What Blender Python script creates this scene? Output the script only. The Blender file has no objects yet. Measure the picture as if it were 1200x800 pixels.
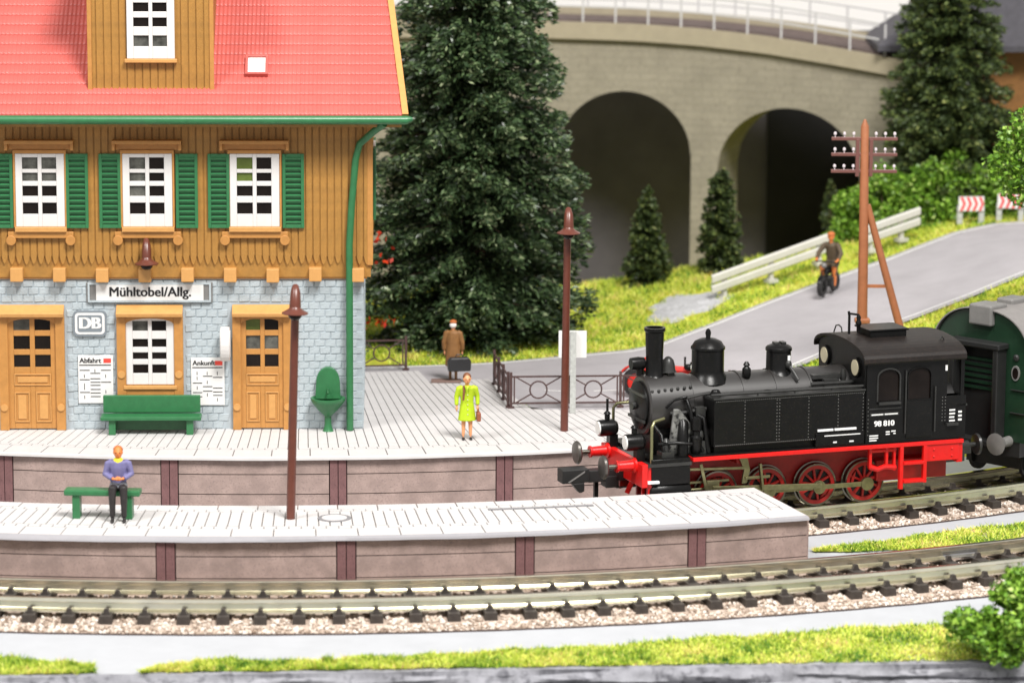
import bpy, bmesh, math, random
import numpy as np
from mathutils import Vector, Matrix

random.seed(7); rng = np.random.default_rng(7)
scene = bpy.context.scene
col = scene.collection
R = math.radians

# ------------------------------------------------------------------ camera
cam = bpy.data.cameras.new('camera'); camo = bpy.data.objects.new('camera', cam); col.objects.link(camo)
cam.lens = 120; cam.sensor_width = 36; cam.sensor_fit = 'HORIZONTAL'
cam.clip_start = 1; cam.clip_end = 1000
camo.matrix_world = Matrix.Translation((0, -89.06, 18.40)) @ Matrix.Rotation(R(90 - 10.2), 4, 'X') @ Matrix.Rotation(R(0.3), 4, 'Z')
cam.dof.use_dof = True; cam.dof.focus_distance = 87.0; cam.dof.aperture_fstop = 0.32
scene.camera = camo

# ------------------------------------------------------------------ light: two soft room lamps, white room around
w = bpy.data.worlds.new('World'); scene.world = w; w.use_nodes = True
w.node_tree.nodes['Background'].inputs[0].default_value = (1.0, 0.985, 0.965, 1)
w.node_tree.nodes['Background'].inputs[1].default_value = 0.45
def area_lamp(name, loc, size, watts, colr):
    l = bpy.data.lights.new(name, 'AREA'); l.shape = 'DISK'; l.size = size; l.energy = watts; l.color = colr
    o = bpy.data.objects.new(name, l); col.objects.link(o); o.location = loc
    o.rotation_euler = (Vector((0, 0, 0)) - Vector(loc)).to_track_quat('-Z', 'Y').to_euler()
    return o
area_lamp('room_lamp', (26, -62, 92), 34, 150000, (1.0, 0.975, 0.94))
area_lamp('room_lamp', (-52, -52, 86), 26, 52000, (1.0, 0.98, 0.95))
scene.view_settings.view_transform = 'Standard'; scene.view_settings.look = 'None'
scene.view_settings.exposure = 0.25; scene.view_settings.gamma = 1.0

# ------------------------------------------------------------------ helpers
def lin(r, g, b):
    f = lambda c: (c/255/12.92) if c/255 <= 0.04045 else ((c/255 + 0.055)/1.055)**2.4
    return (f(r), f(g), f(b))

MATS = {}
def mat(name, colr, rough=0.5, metal=0.0, vary=0.12, vscale=3.0, bump=0.0, bscale=30.0, spec=0.5, speck=None, coat=0.0):
    """plain procedural surface: base colour with noise variation, optional fine bump and speckle"""
    m = bpy.data.materials.new(name); m.use_nodes = True; nt = m.node_tree; N = nt.nodes; L = nt.links
    b = N['Principled BSDF']; b.inputs['Roughness'].default_value = rough; b.inputs['Metallic'].default_value = metal
    b.inputs['Specular IOR Level'].default_value = spec; b.inputs['Coat Weight'].default_value = coat
    tc = N.new('ShaderNodeTexCoord')
    n = N.new('ShaderNodeTexNoise'); n.inputs['Scale'].default_value = vscale; n.inputs['Detail'].default_value = 6; n.inputs['Roughness'].default_value = 0.65
    L.new(tc.outputs['Object'], n.inputs['Vector'])
    r = N.new('ShaderNodeMapRange'); r.inputs['From Min'].default_value = 0.3; r.inputs['From Max'].default_value = 0.7
    r.inputs['To Min'].default_value = 1 - vary; r.inputs['To Max'].default_value = 1 + vary
    L.new(n.outputs['Fac'], r.inputs['Value'])
    mx = N.new('ShaderNodeMix'); mx.data_type = 'RGBA'; mx.blend_type = 'MULTIPLY'; mx.inputs['Factor'].default_value = 1
    mx.inputs['A'].default_value = (*colr, 1); L.new(r.outputs['Result'], mx.inputs['B'])
    out = mx.outputs['Result']
    if speck:
        sc_, lo, hi, c2 = speck
        n2 = N.new('ShaderNodeTexNoise'); n2.inputs['Scale'].default_value = sc_; n2.inputs['Detail'].default_value = 3
        L.new(tc.outputs['Object'], n2.inputs['Vector'])
        r2 = N.new('ShaderNodeMapRange'); r2.inputs['From Min'].default_value = lo; r2.inputs['From Max'].default_value = hi
        L.new(n2.outputs['Fac'], r2.inputs['Value'])
        m2 = N.new('ShaderNodeMix'); m2.data_type = 'RGBA'; L.new(r2.outputs['Result'], m2.inputs['Factor'])
        L.new(out, m2.inputs['A']); m2.inputs['B'].default_value = (*c2, 1); out = m2.outputs['Result']
    L.new(out, b.inputs['Base Color'])
    if bump:
        n3 = N.new('ShaderNodeTexNoise'); n3.inputs['Scale'].default_value = bscale; n3.inputs['Detail'].default_value = 4
        L.new(tc.outputs['Object'], n3.inputs['Vector'])
        bp = N.new('ShaderNodeBump'); bp.inputs['Strength'].default_value = bump; bp.inputs['Distance'].default_value = 0.03
        L.new(n3.outputs['Fac'], bp.inputs['Height']); L.new(bp.outputs['Normal'], b.inputs['Normal'])
    MATS[name] = m
    return m

def leaf_mat(name, stops, rough=0.45, spec=0.4, trans=0.0):
    """foliage: each leaf carries its own tint (attribute 'tint')"""
    m = bpy.data.materials.new(name); m.use_nodes = True; nt = m.node_tree; N = nt.nodes; L = nt.links
    b = N['Principled BSDF']; b.inputs['Roughness'].default_value = rough; b.inputs['Specular IOR Level'].default_value = spec
    a = N.new('ShaderNodeAttribute'); a.attribute_name = 'tint'
    cr = N.new('ShaderNodeValToRGB'); e = cr.color_ramp.elements
    while len(e) < len(stops): e.new(0.5)
    for i, (p, c) in enumerate(stops): e[i].position = p; e[i].color = (*c, 1)
    L.new(a.outputs['Fac'], cr.inputs['Fac']); L.new(cr.outputs['Color'], b.inputs['Base Color'])
    if trans: b.inputs['Transmission Weight'].default_value = 0; 
    MATS[name] = m; return m

class MB:
    def __init__(s): s.v = []; s.f = []; s.mi = []; s.cm = 0
    def add(s, vs, fs):
        o = len(s.v); s.v += [tuple(p) for p in vs]; s.f += [tuple(i + o for i in f) for f in fs]; s.mi += [s.cm]*len(fs); return s
    def m(s, i): s.cm = i; return s
    def box(s, x0, x1, y0, y1, z0, z1):
        return s.add([(x0,y0,z0),(x1,y0,z0),(x1,y1,z0),(x0,y1,z0),(x0,y0,z1),(x1,y0,z1),(x1,y1,z1),(x0,y1,z1)],
                     [(0,3,2,1),(4,5,6,7),(0,1,5,4),(1,2,6,5),(2,3,7,6),(3,0,4,7)])
    def bar(s, p, q, a, b, up=(0,0,1)):
        p = Vector(p); q = Vector(q); d = (q-p).normalized(); u = Vector(up)
        if abs(d.dot(u)) > 0.98: u = Vector((0,1,0))
        x = d.cross(u).normalized(); y = x.cross(d).normalized(); vs = []
        for c in (p, q):
            for sx, sy in ((-1,-1),(1,-1),(1,1),(-1,1)): vs.append(c + x*sx*a/2 + y*sy*b/2)
        return s.add(vs, [(0,1,2,3),(7,6,5,4),(0,4,5,1),(1,5,6,2),(2,6,7,3),(3,7,4,0)])
    def tube(s, path, r, n=8, caps=True, flat=1.0):
        P = [Vector(p) for p in path]; k = len(P); rs = [r]*k if not hasattr(r, '__len__') else list(r)
        t = [(P[min(i+1,k-1)]-P[max(i-1,0)]).normalized() for i in range(k)]
        u = Vector((0,0,1)) if abs(t[0].z) < 0.9 else Vector((0,1,0))
        x = t[0].cross(u).normalized(); vs = []; fs = []
        for i in range(k):
            x = (x - t[i]*x.dot(t[i])).normalized(); y = t[i].cross(x).normalized()
            for j in range(n):
                a = 2*math.pi*j/n; vs.append(P[i] + x*math.cos(a)*rs[i] + y*math.sin(a)*rs[i]*flat)
        for i in range(k-1):
            for j in range(n):
                a = i*n+j; b = i*n+(j+1)%n; fs.append((a, b, b+n, a+n))
        if caps: fs += [tuple(reversed(range(n))), tuple(range((k-1)*n, k*n))]
        return s.add(vs, fs)
    def lathe(s, prof, n=20, c=(0,0,0), axis='z', caps=True):
        vs = []; fs = []; k = len(prof)
        for r, h in prof:
            for j in range(n):
                a = 2*math.pi*j/n; A, B = r*math.cos(a), r*math.sin(a)
                p = (A, B, h) if axis == 'z' else ((h, A, B) if axis == 'x' else (B, h, A))
                vs.append((c[0]+p[0], c[1]+p[1], c[2]+p[2]))
        for i in range(k-1):
            for j in range(n):
                a = i*n+j; b = i*n+(j+1)%n; fs.append((a, b, b+n, a+n))
        if caps: fs += [tuple(reversed(range(n))), tuple(range((k-1)*n, k*n))]
        return s.add(vs, fs)
    def prism(s, poly, d0, d1, plane='xz'):
        n = len(poly); g = {'xz': lambda a,b,d: (a,d,b), 'xy': lambda a,b,d: (a,b,d), 'yz': lambda a,b,d: (d,a,b)}[plane]
        vs = [g(a,b,d0) for a,b in poly] + [g(a,b,d1) for a,b in poly]
        fs = [tuple(range(n)), tuple(reversed(range(n,2*n)))] + [(i,(i+1)%n,(i+1)%n+n,i+n)[::-1] for i in range(n)]
        return s.add(vs, fs)
    def ball(s, c, r, nu=12, nv=8):
        rx, ry, rz = (r,r,r) if not hasattr(r,'__len__') else r; vs = [(c[0],c[1],c[2]-rz)]; fs = []
        for i in range(1, nv):
            t = math.pi*i/nv - math.pi/2
            for j in range(nu):
                a = 2*math.pi*j/nu; vs.append((c[0]+rx*math.cos(t)*math.cos(a), c[1]+ry*math.cos(t)*math.sin(a), c[2]+rz*math.sin(t)))
        vs.append((c[0],c[1],c[2]+rz)); top = len(vs)-1
        for j in range(nu):
            fs.append((0, 1+(j+1)%nu, 1+j)); fs.append((top, 1+(nv-2)*nu+j, 1+(nv-2)*nu+(j+1)%nu))
        for i in range(nv-2):
            for j in range(nu):
                a = 1+i*nu+j; b = 1+i*nu+(j+1)%nu; fs.append((a, b, b+nu, a+nu))
        return s.add(vs, fs)
    def mesh(s, name, mats, smooth=None, fix=True):
        me = bpy.data.meshes.new(name); me.from_pydata(s.v, [], s.f)
        for mm in (mats if isinstance(mats, (list, tuple)) else [mats]): me.materials.append(MATS[mm] if isinstance(mm, str) else mm)
        if any(s.mi): me.polygons.foreach_set('material_index', s.mi)
        if fix:
            bm = bmesh.new(); bm.from_mesh(me); bmesh.ops.recalc_face_normals(bm, faces=bm.faces); bm.to_mesh(me); bm.free()
        if smooth:
            me.shade_smooth(); me.set_sharp_from_angle(angle=R(smooth))
        me.update(); return me
    def build(s, name, mats, parent=None, smooth=None, bevel=0, loc=None, rz=0, fix=True):
        o = put(name, s.mesh(name, mats, smooth, fix), parent, loc, rz)
        if bevel:
            b = o.modifiers.new('bevel', 'BEVEL'); b.width = bevel; b.segments = 2; b.limit_method = 'ANGLE'; b.angle_limit = R(40)
        return o

def put(name, me, parent=None, loc=None, rz=0, rot=None):
    o = bpy.data.objects.new(name, me); col.objects.link(o)
    if parent is not None: o.parent = parent
    if loc is not None: o.location = loc
    o.rotation_euler = rot if rot is not None else (0, 0, rz)
    return o
def tag(o, label=None, cat=None, group=None, kind=None):
    if label: o['label'] = label
    if cat: o['category'] = cat
    if group: o['group'] = group
    if kind: o['kind'] = kind
    return o
def thing(name, label, cat, loc=(0,0,0), rz=0, group=None):
    o = bpy.data.objects.new(name, None); col.objects.link(o); o.location = loc; o.rotation_euler = (0,0,rz)
    o.empty_display_size = 0.2
    return tag(o, label, cat, group)
def copy_tree(o, parent=None):
    c = o.copy(); col.objects.link(c); c.parent = parent
    for ch in list(o.children): copy_tree(ch, c)
    return c
def text_mesh(s, size, material, thick=0.0, extrude=0.004, align='CENTER', sx=1.0):
    cu = bpy.data.curves.new('lettering', 'FONT'); cu.body = s; cu.size = size; cu.offset = 0; cu.extrude = extrude
    cu.align_x = align; cu.align_y = 'CENTER'; cu.resolution_u = 3
    o = bpy.data.objects.new('lettering', cu); col.objects.link(o)
    dg = bpy.context.evaluated_depsgraph_get(); me = bpy.data.meshes.new_from_object(o.evaluated_get(dg))
    me.transform(Matrix(((sx,0,0,0),(0,0,-1,0),(0,1,0,0),(0,0,0,1))))
    if thick:
        V = [v.co.copy() for v in me.vertices]; F = [tuple(p.vertices) for p in me.polygons]; n = len(V); m2 = bpy.data.meshes.new('lettering'); vs = []; fs = []
        for k, dx in enumerate((-thick, 0, thick)):
            vs += [(v.x+dx, v.y-.0012*k, v.z) for v in V]; fs += [tuple(i+n*k for i in f) for f in F]
        m2.from_pydata(vs, [], fs); me = m2
    me.materials.clear(); me.materials.append(MATS[material])
    bpy.data.objects.remove(o); bpy.data.curves.remove(cu)
    me.name = 'lettering'; return me

# ------------------------------------------------------------------ materials
mat('ochre', lin(184,130,68), 0.42, vary=0.10, vscale=5, bump=0.25, bscale=60)
mat('ochre_light', lin(200,148,86), 0.4, vary=0.08, vscale=6, bump=0.1)
mat('plank', lin(162,117,54), 0.45, vary=0.16, vscale=4, bump=0.4, bscale=40, speck=(55, 0.70, 0.76, lin(205,168,116)))
mat('block_grey', lin(172,182,187), 0.55, vary=0.10, vscale=9, bump=0.5, bscale=25)
mat('mortar_grey', lin(166,176,182), 0.7, vary=0.1, vscale=6)
mat('roof_red', lin(190,92,84), 0.36, vary=0.13, vscale=1.3, bump=0.25, bscale=50, speck=(30, 0.7, 0.78, lin(240,150,140)))
mat('roof_base', lin(150,62,56), 0.6)
mat('green_paint', lin(48,110,68), 0.35, vary=0.12, vscale=6, bump=0.1)
mat('green_deep', lin(36,88,52), 0.4, vary=0.15, vscale=6)
mat('white_plastic', lin(214,211,209), 0.4, vary=0.04)
mat('white_paint', lin(222,221,219), 0.5, vary=0.03)
mat('pane_dark', (0.010,0.007,0.006), 0.12, vary=0.4, vscale=1.5, spec=0.18)
mat('pane_grey_reflect', (0.085,0.085,0.075), 0.15, vary=0.7, vscale=3, spec=0.3)  # paler panes: a grey reflection put into the glass colour
mat('pane_green_reflect', lin(86,100,46), 0.2, vary=0.3, vscale=2, spec=0.3)  # panes with a greenish reflection painted into their colour
mat('lamp_brown', lin(98,52,40), 0.32, vary=0.12, vscale=6)
mat('black_print', (0.01,0.01,0.012), 0.6, vary=0)
mat('red_print', lin(222,70,58), 0.6, vary=0)
mat('grey_print', lin(120,128,135), 0.6, vary=0.05)
mat('card_white', lin(196,193,192), 0.75, vary=0.08, vscale=1.2, speck=(1.2, 0.62, 0.8, lin(188,184,182)))
mat('card_joint', lin(128,122,118), 0.85, vary=0.2, vscale=8)
mat('card_lip_shade', lin(152,150,154), 0.8, vary=0.05)  # front platform lip: shadow band along the edge put into the grey
mat('card_ring', lin(124,122,124), 0.8, vary=0.05)
mat('wall_card', lin(156,136,129), 0.85, vary=0.28, vscale=1.6, bump=0.15, bscale=30, speck=(22, 0.52, 0.72, lin(138,120,116)))
mat('wall_post', lin(118,84,84), 0.8, vary=0.16, vscale=6, speck=(30, 0.55, 0.75, lin(86,58,60)))
mat('wall_seam', lin(70,58,56), 0.9, vary=0.1)
mat('board_grey', lin(172,174,178), 0.85, vary=0.05, vscale=1.2, speck=(40, 0.62, 0.8, lin(156,158,160)))
mat('rock', lin(140,140,146), 0.85, vary=0.28, vscale=1.8, bump=0.6, bscale=9, speck=(5, 0.5, 0.7, lin(92,92,98)))
mat('rail_metal', (0.80,0.77,0.64), 0.27, metal=1.0, vary=0.12, vscale=1.3)
mat('joiner_metal', (0.75,0.75,0.76), 0.2, metal=1.0, vary=0.05)
mat('sleeper', lin(62,56,52), 0.6, vary=0.25, vscale=4, bump=0.2)
mat('stone_pink', lin(196,176,166), 0.85, vary=0.35, vscale=7)
mat('ballast_bed', lin(176,158,144), 0.9, vary=0.3, vscale=6, bump=0.5)
mat('asphalt', lin(164,160,163), 0.85, vary=0.11, vscale=0.5, bump=0.1, bscale=60, speck=(45, 0.6, 0.75, lin(142,138,141)))
mat('gravel', lin(188,188,190), 0.9, vary=0.2, vscale=2, bump=0.8, bscale=14, speck=(9, 0.5, 0.65, lin(160,160,160)))
mat('earth_green', lin(190,190,58), 0.95, vary=0.3, vscale=2.4, bump=0.6, bscale=14, speck=(3, 0.5, 0.7, lin(150,164,48)))
mat('viaduct_stone', lin(148,141,124), 0.9, vary=0.12, vscale=1.0, bump=0.5, bscale=6, speck=(8, 0.5, 0.75, lin(134,127,111)))
mat('viaduct_band', lin(158,148,126), 0.85, vary=0.08, vscale=2)
mat('rail_grey', lin(186,184,184), 0.6, vary=0.05)
mat('deck_dark', lin(96,82,78), 0.9, vary=0.3, vscale=3)
mat('rock_wall', lin(94,90,97), 0.95, vary=0.16, vscale=0.6, bump=0.3, bscale=3)
mat('arch_dark_panel', (0.012,0.011,0.012), 0.95, vary=0.3, vscale=0.7)
mat('backdrop_white', lin(232,229,227), 0.9, vary=0.015, vscale=0.05)
mat('far_timber', lin(134,92,46), 0.7, vary=0.2)
mat('slate', lin(72,70,76), 0.7, vary=0.2, vscale=4, bump=0.4, bscale=12)
mat('bark', lin(66,48,36), 0.9, vary=0.3, vscale=6, bump=0.6)
mat('loco_black', (0.005,0.005,0.005), 0.30, vary=0.25, vscale=3, bump=0.08, bscale=18, spec=0.24, speck=(26, 0.60, 0.76, (0.022,0.017,0.014)))
mat('loco_boiler', (0.022,0.020,0.019), 0.37, metal=0.0, spec=1.0, vary=0.2, vscale=2)
mat('loco_roof', (0.012,0.009,0.008), 0.45, spec=0.3, vary=0.3, vscale=3, bump=0.15, bscale=40, speck=(18, 0.55, 0.75, (0.030,0.019,0.014)))
mat('loco_worn', (0.22,0.22,0.21), 0.4, metal=0.4, vary=0.5, vscale=4, speck=(9, 0.5, 0.62, (0.03,0.03,0.03)))
mat('loco_grey', (0.03,0.03,0.029), 0.34, vary=0.3, spec=0.4)
mat('loco_red', lin(214,24,22), 0.33, vary=0.08, vscale=4)
mat('loco_darkred', lin(150,26,22), 0.42, vary=0.2, vscale=5)
mat('gear_steel', (0.27,0.26,0.14), 0.34, metal=0.85, vary=0.25, vscale=6)
mat('tyre_steel', (0.20,0.19,0.16), 0.3, metal=1.0, vary=0.1)
mat('loco_white', lin(235,235,235), 0.5, vary=0)
mat('buffer_steel', (0.13,0.12,0.11), 0.35, metal=0.7, vary=0.3)
mat('wheel_red', lin(168,30,26), 0.4, vary=0.25, vscale=5)
mat('rivet', (0.16,0.16,0.15), 0.4, metal=0.3, vary=0)
mat('lens_white', lin(240,240,236), 0.2, vary=0.02)
mat('lens_cream', lin(206,196,166), 0.2, vary=0.05)
mat('coach_green', lin(26,50,34), 0.35, vary=0.15, vscale=3)
mat('coach_roof', lin(126,122,120), 0.6, vary=0.12, vscale=2)
mat('coach_black', (0.014,0.014,0.014), 0.5, vary=0.2)
mat('metal_grey', lin(132,130,128), 0.45, metal=0.3, vary=0.12)
mat('fence_brown', lin(78,56,54), 0.5, vary=0.15, vscale=6)
mat('pole_brown', lin(160,100,66), 0.5, vary=0.12, vscale=4, bump=0.1)
mat('arm_brown', lin(112,72,66), 0.45, vary=0.1)
mat('insulator', lin(206,196,200), 0.25, vary=0.05)
mat('guard_white', lin(200,198,190), 0.45, vary=0.05)
mat('chevron_red', lin(214,84,84), 0.5, vary=0.05)
mat('post_grey', lin(176,178,174), 0.7, vary=0.2, vscale=10, bump=0.4)
mat('skin', lin(226,158,112), 0.5, vary=0.06, vscale=8)
mat('skin_orange', lin(222,128,66), 0.5, vary=0.06, vscale=8)
mat('lime_cloth', lin(178,204,28), 0.6, vary=0.08, vscale=6)
mat('brown_coat', lin(140,98,54), 0.6, vary=0.12, vscale=6)
mat('purple_cloth', lin(112,108,150), 0.65, vary=0.1, vscale=8)
mat('yellow_cloth', lin(226,208,40), 0.6, vary=0.05)
mat('black_cloth', lin(40,36,36), 0.5, vary=0.2, vscale=8)
mat('grey_cloth', lin(110,112,118), 0.6, vary=0.15, vscale=8)
mat('olive_cloth', lin(84,70,52), 0.65, vary=0.15, vscale=8)
mat('hair_brown', lin(120,74,44), 0.55, vary=0.15, vscale=10)
mat('hair_white', lin(240,236,230), 0.6, vary=0.03)
mat('cap_brown', lin(186,104,50), 0.55, vary=0.08)
mat('bag_black', lin(44,44,46), 0.4, vary=0.15)
mat('bag_brown', lin(150,84,58), 0.45, vary=0.1)
mat('base_brown', lin(128,104,96), 0.6, vary=0.1)
mat('tractor_red', lin(206,44,34), 0.4, vary=0.1)
mat('rubber', (0.018,0.017,0.017), 0.6, vary=0.2)
def add_courses(name, sx, sz, amount):
    nt = MATS[name].node_tree; N = nt.nodes; L = nt.links; b = N['Principled BSDF']; src = b.inputs['Base Color'].links[0].from_socket
    tc = N.new('ShaderNodeTexCoord'); sp = N.new('ShaderNodeSeparateXYZ'); cb = N.new('ShaderNodeCombineXYZ'); L.new(tc.outputs['Object'], sp.inputs[0]); L.new(sp.outputs['X'], cb.inputs[0]); L.new(sp.outputs['Z'], cb.inputs[1])
    br = N.new('ShaderNodeTexBrick'); br.inputs['Scale'].default_value = 1.0; br.inputs['Brick Width'].default_value = sx; br.inputs['Row Height'].default_value = sz; br.inputs['Mortar Size'].default_value = 0.03
    br.inputs['Color1'].default_value = (1,1,1,1); br.inputs['Color2'].default_value = (1-amount*.6,)*3 + (1,); br.inputs['Mortar'].default_value = (1-amount,)*3 + (1,); L.new(cb.outputs[0], br.inputs['Vector'])
    mx = N.new('ShaderNodeMix'); mx.data_type = 'RGBA'; mx.blend_type = 'MULTIPLY'; mx.inputs['Factor'].default_value = 1; L.new(src, mx.inputs['A']); L.new(br.outputs['Color'], mx.inputs['B']); L.new(mx.outputs['Result'], b.inputs['Base Color'])
add_courses('viaduct_stone', 0.62, 0.26, 0.13)
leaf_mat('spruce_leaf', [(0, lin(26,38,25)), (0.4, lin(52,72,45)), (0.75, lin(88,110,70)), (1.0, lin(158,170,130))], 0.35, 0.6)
leaf_mat('far_spruce_leaf', [(0, lin(26,36,20)), (0.5, lin(62,78,42)), (0.85, lin(104,118,62)), (1.0, lin(140,144,84))], 0.5, 0.4)
leaf_mat('bright_leaf', [(0, lin(54,88,24)), (0.45, lin(100,142,42)), (0.8, lin(142,182,64)), (1.0, lin(200,220,130))], 0.4, 0.4)
leaf_mat('bush_leaf', [(0, lin(48,84,22)), (0.5, lin(108,152,44)), (0.9, lin(160,194,76)), (1.0, lin(204,220,134))], 0.45, 0.4)
leaf_mat('grass_leaf', [(0, lin(74,120,36)), (0.18, lin(150,182,56)), (0.5, lin(200,212,78)), (0.84, lin(234,234,126)), (1.0, lin(214,182,120))], 0.6, 0.25)
leaf_mat('red_leaf', [(0, lin(150,30,14)), (1.0, lin(216,70,34))], 0.5, 0.3)
mat('flower_core', lin(70,96,30), 0.6)

# ------------------------------------------------------------------ layout of the curved tracks and platforms (common centre)
CX, CY = -7.4, 31.0
def pol(deg, rad, z=0.0):
    a = R(deg); return (CX + rad*math.sin(a), CY - rad*math.cos(a), z)
def arc_box(mb, p0, p1, r0, r1, z0, z1, n):
    """closed curved slab, angles in degrees about the common centre, in world coordinates"""
    vs = []; fs = []
    for i in range(n+1):
        p = p0 + (p1-p0)*i/n
        vs += [pol(p,r0,z0), pol(p,r1,z0), pol(p,r1,z1), pol(p,r0,z1)]
    for i in range(n):
        a = 4*i; b = a+4
        for j in range(4): fs.append((a+j, a+(j+1)%4, b+(j+1)%4, b+j))
    fs += [(3,2,1,0), (4*n,4*n+1,4*n+2,4*n+3)]
    return mb.add(vs, fs)
def local_arc(dp, r0, r1, z0, z1, n=1):
    """slab spanning dp degrees centred on 0 about the common centre, in coordinates about that centre (shared mesh: rotate the object)"""
    mb = MB(); vs = []; fs = []
    for i in range(n+1):
        a = R(-dp/2 + dp*i/n)
        for r, z in ((r0,z0),(r1,z0),(r1,z1),(r0,z1)): vs.append((r*math.sin(a), -r*math.cos(a), z))
    for i in range(n):
        a = 4*i; b = a+4
        for j in range(4): fs.append((a+j, a+(j+1)%4, b+(j+1)%4, b+j))
    fs += [(3,2,1,0), (4*n,4*n+1,4*n+2,4*n+3)]
    return mb.add(vs, fs)
GZ = -1.35      # board level
RAILZ = -0.8    # top of rail

# ------------------------------------------------------------------ ground, terrain, road
def g_rise(u): return float(np.interp(u, [2.0,3.2,5.5,7.5,10.6,12.6,15.4,17,30], [0,.08,.4,.75,1.2,1.55,2.2,2.4,2.7]))
def hill(x, y):
    h = g_rise(x + 0.25*(y-18))
    r = math.hypot(x-CX, y-CY); a = math.degrees(math.atan2(x-CX, CY-y)) if y < CY else 90
    h -= 0.07
    if y < CY:
        k = min(1, max(0, (r-32.6)/(34.4-32.6))); k = k*k*(3-2*k); h = h*(1-k) + (GZ-0.05)*k
    if y > 23.6:                                        # ground falls away towards the viaduct
        k = min(1, (y-23.6)/3.5)*min(1, max(0, (13.2-x)/1.6)); h -= 3.2*k*k*(3-2*k)
    return h
def edge_line(x): return -19.62 + 0.074*(x+10.7)
mb = MB(); nx = 60
vs = [(x, edge_line(x)+0.06, GZ) for x in np.linspace(-40,40,nx)] + [(x, 6.0, GZ) for x in np.linspace(-40,40,nx)]
mb.add(vs, [(i,i+1,nx+i+1,nx+i) for i in range(nx-1)])
tag(mb.build('ground', 'board_grey', fix=False), kind='structure')
# rock edge along the front of the board
mb = MB(); n = 420; rows = [(0.0,0.0),(-0.02,-0.10),(-0.10,-0.16),(-0.12,-0.24),(-0.05,-0.31),(-0.16,-0.40),(-0.17,-0.55),(-0.09,-0.62),(-0.2,-0.72),(-0.22,-1.0),(-0.12,-1.1),(-0.3,-1.4),(-0.34,-2.6)]
vs = []
ph = rng.uniform(0, 6.28, (len(rows), 5)); fr = rng.uniform(0.25, 2.4, (len(rows), 5))
for k, (dy, dz) in enumerate(rows):
    for i in range(n):
        x = -34 + 68*i/(n-1)
        wv = sum(math.sin(x*fr[k,j]+ph[k,j]) for j in range(5))/5
        wz = sum(math.sin(x*fr[k,j]*0.8+ph[k,(j+2)%5]) for j in range(5))/5
        s = 0 if k == 0 else 1
        vs.append((x, edge_line(x) + dy + s*(0.08*wv + random.uniform(-.012,.012)), GZ + 0.02 + dz + s*(0.075*wz*min(1,abs(dz)*5)+random.uniform(-.012,.012))))
back = [(-34 + 68*i/(n-1), edge_line(-34 + 68*i/(n-1))+0.16, GZ+0.022+0.012*math.sin(i*0.7)) for i in range(n)]
vs = back + vs
fs = [(k*n+i, k*n+i+1, (k+1)*n+i+1, (k+1)*n+i) for k in range(len(rows)) for i in range(n-1)]
mb.add(vs, [f[::-1] for f in fs])
tag(mb.build('rock_edge', 'rock', smooth=50, fix=False), kind='structure')
# terrain behind the tracks
xs = np.linspace(-34, 40, 150); ys = np.linspace(-6, 46, 120)
vs = []; fs = []; idx = {}
for j, y in enumerate(ys):
    for i, x in enumerate(xs):
        idx[i,j] = len(vs); vs.append((x, y, hill(x,y) + 0.025*math.sin(3.1*x+1.7*y)*math.cos(2.3*y-x)))
for j in range(len(ys)-1):
    for i in range(len(xs)-1):
        if math.hypot(xs[i]-CX, ys[j]-CY) < 36.5 or ys[j] > CY: fs.append((idx[i,j], idx[i+1,j], idx[i+1,j+1], idx[i,j+1]))
mb = MB(); mb.add(vs, fs)
tag(mb.build('terrain', 'earth_green', smooth=80, fix=False), kind='structure')
# road: ruled between its two edge lines, laid just above the terrain
far_e = [(-14,9.3),(-9,9.0),(-4.2,8.86),(-0.75,9.5),(1.78,10.82),(4.11,12.03),(4.95,12.95),(6.34,14.5),(8.1,16.2),(10.3,18.5),(12.2,20.0),(14.4,21.45),(15.6,22.05),(16.9,22.5),(19,22.7),(24,22.3)]
near_e = [(-14,7.5),(-9,7.6),(-4.2,7.75),(-0.9,6.1),(0.5,3.0),(2.6,2.8),(4.5,3.75),(6.02,5.36),(7.6,6.9),(9.12,8.4),(10.8,10.3),(12.35,11.75),(13.68,12.85),(15.67,14.3),(18,15.2),(23,15.3)]
def resample(P, m):
    P = np.array(P); t = np.linspace(0, len(P)-1, m); s = np.arange(len(P))
    q = np.c_[np.interp(t, s, P[:,0]), np.interp(t, s, P[:,1])]
    for _ in range(6): q[1:-1] = (q[:-2] + 2*q[1:-1] + q[2:])/4
    return q
FE, NE = resample(far_e, 91), resample(near_e, 91)
def road_pt(i, f, lift=0.0):
    x = FE[i,0]*(1-f) + NE[i,0]*f; y = FE[i,1]*(1-f) + NE[i,1]*f
    return (x, y, g_rise(x+0.25*(y-18)) - 0.012 + lift)
def road_strip(name, f0, f1, lift, m, i0=0, i1=90, cols=1, parent=None, wide=None):
    mb = MB(); vs = []; fs = []
    for i in range(i0, i1+1):
        if wide: f1 = f0 + wide/float(np.hypot(*(FE[i]-NE[i])))
        for c in range(cols+1): vs.append(road_pt(i, f0+(f1-f0)*c/cols, lift))
    for i in range(i1-i0):
        for c in range(cols):
            a = i*(cols+1)+c; fs.append((a, a+cols+1, a+cols+2, a+1))
    mb.add(vs, [f[::-1] for f in fs]); return mb.build(name, m, parent, smooth=60, fix=False)
road = tag(road_strip('road', -0.035, 1.035, 0.0, 'asphalt', cols=10), kind='structure')
road_strip('edge_line', 0.0, 0.022, 0.006, 'white_paint', parent=road, wide=0.17)
road_strip('edge_line', 0.972, 0.992, 0.006, 'white_paint', i0=34, parent=road, wide=0.14)
for i0 in range(24, 40, 4): road_strip('centre_dash', 0.70, 0.71, 0.006, 'white_paint', i0=i0, i1=i0+2, parent=road, wide=0.11)
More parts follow.
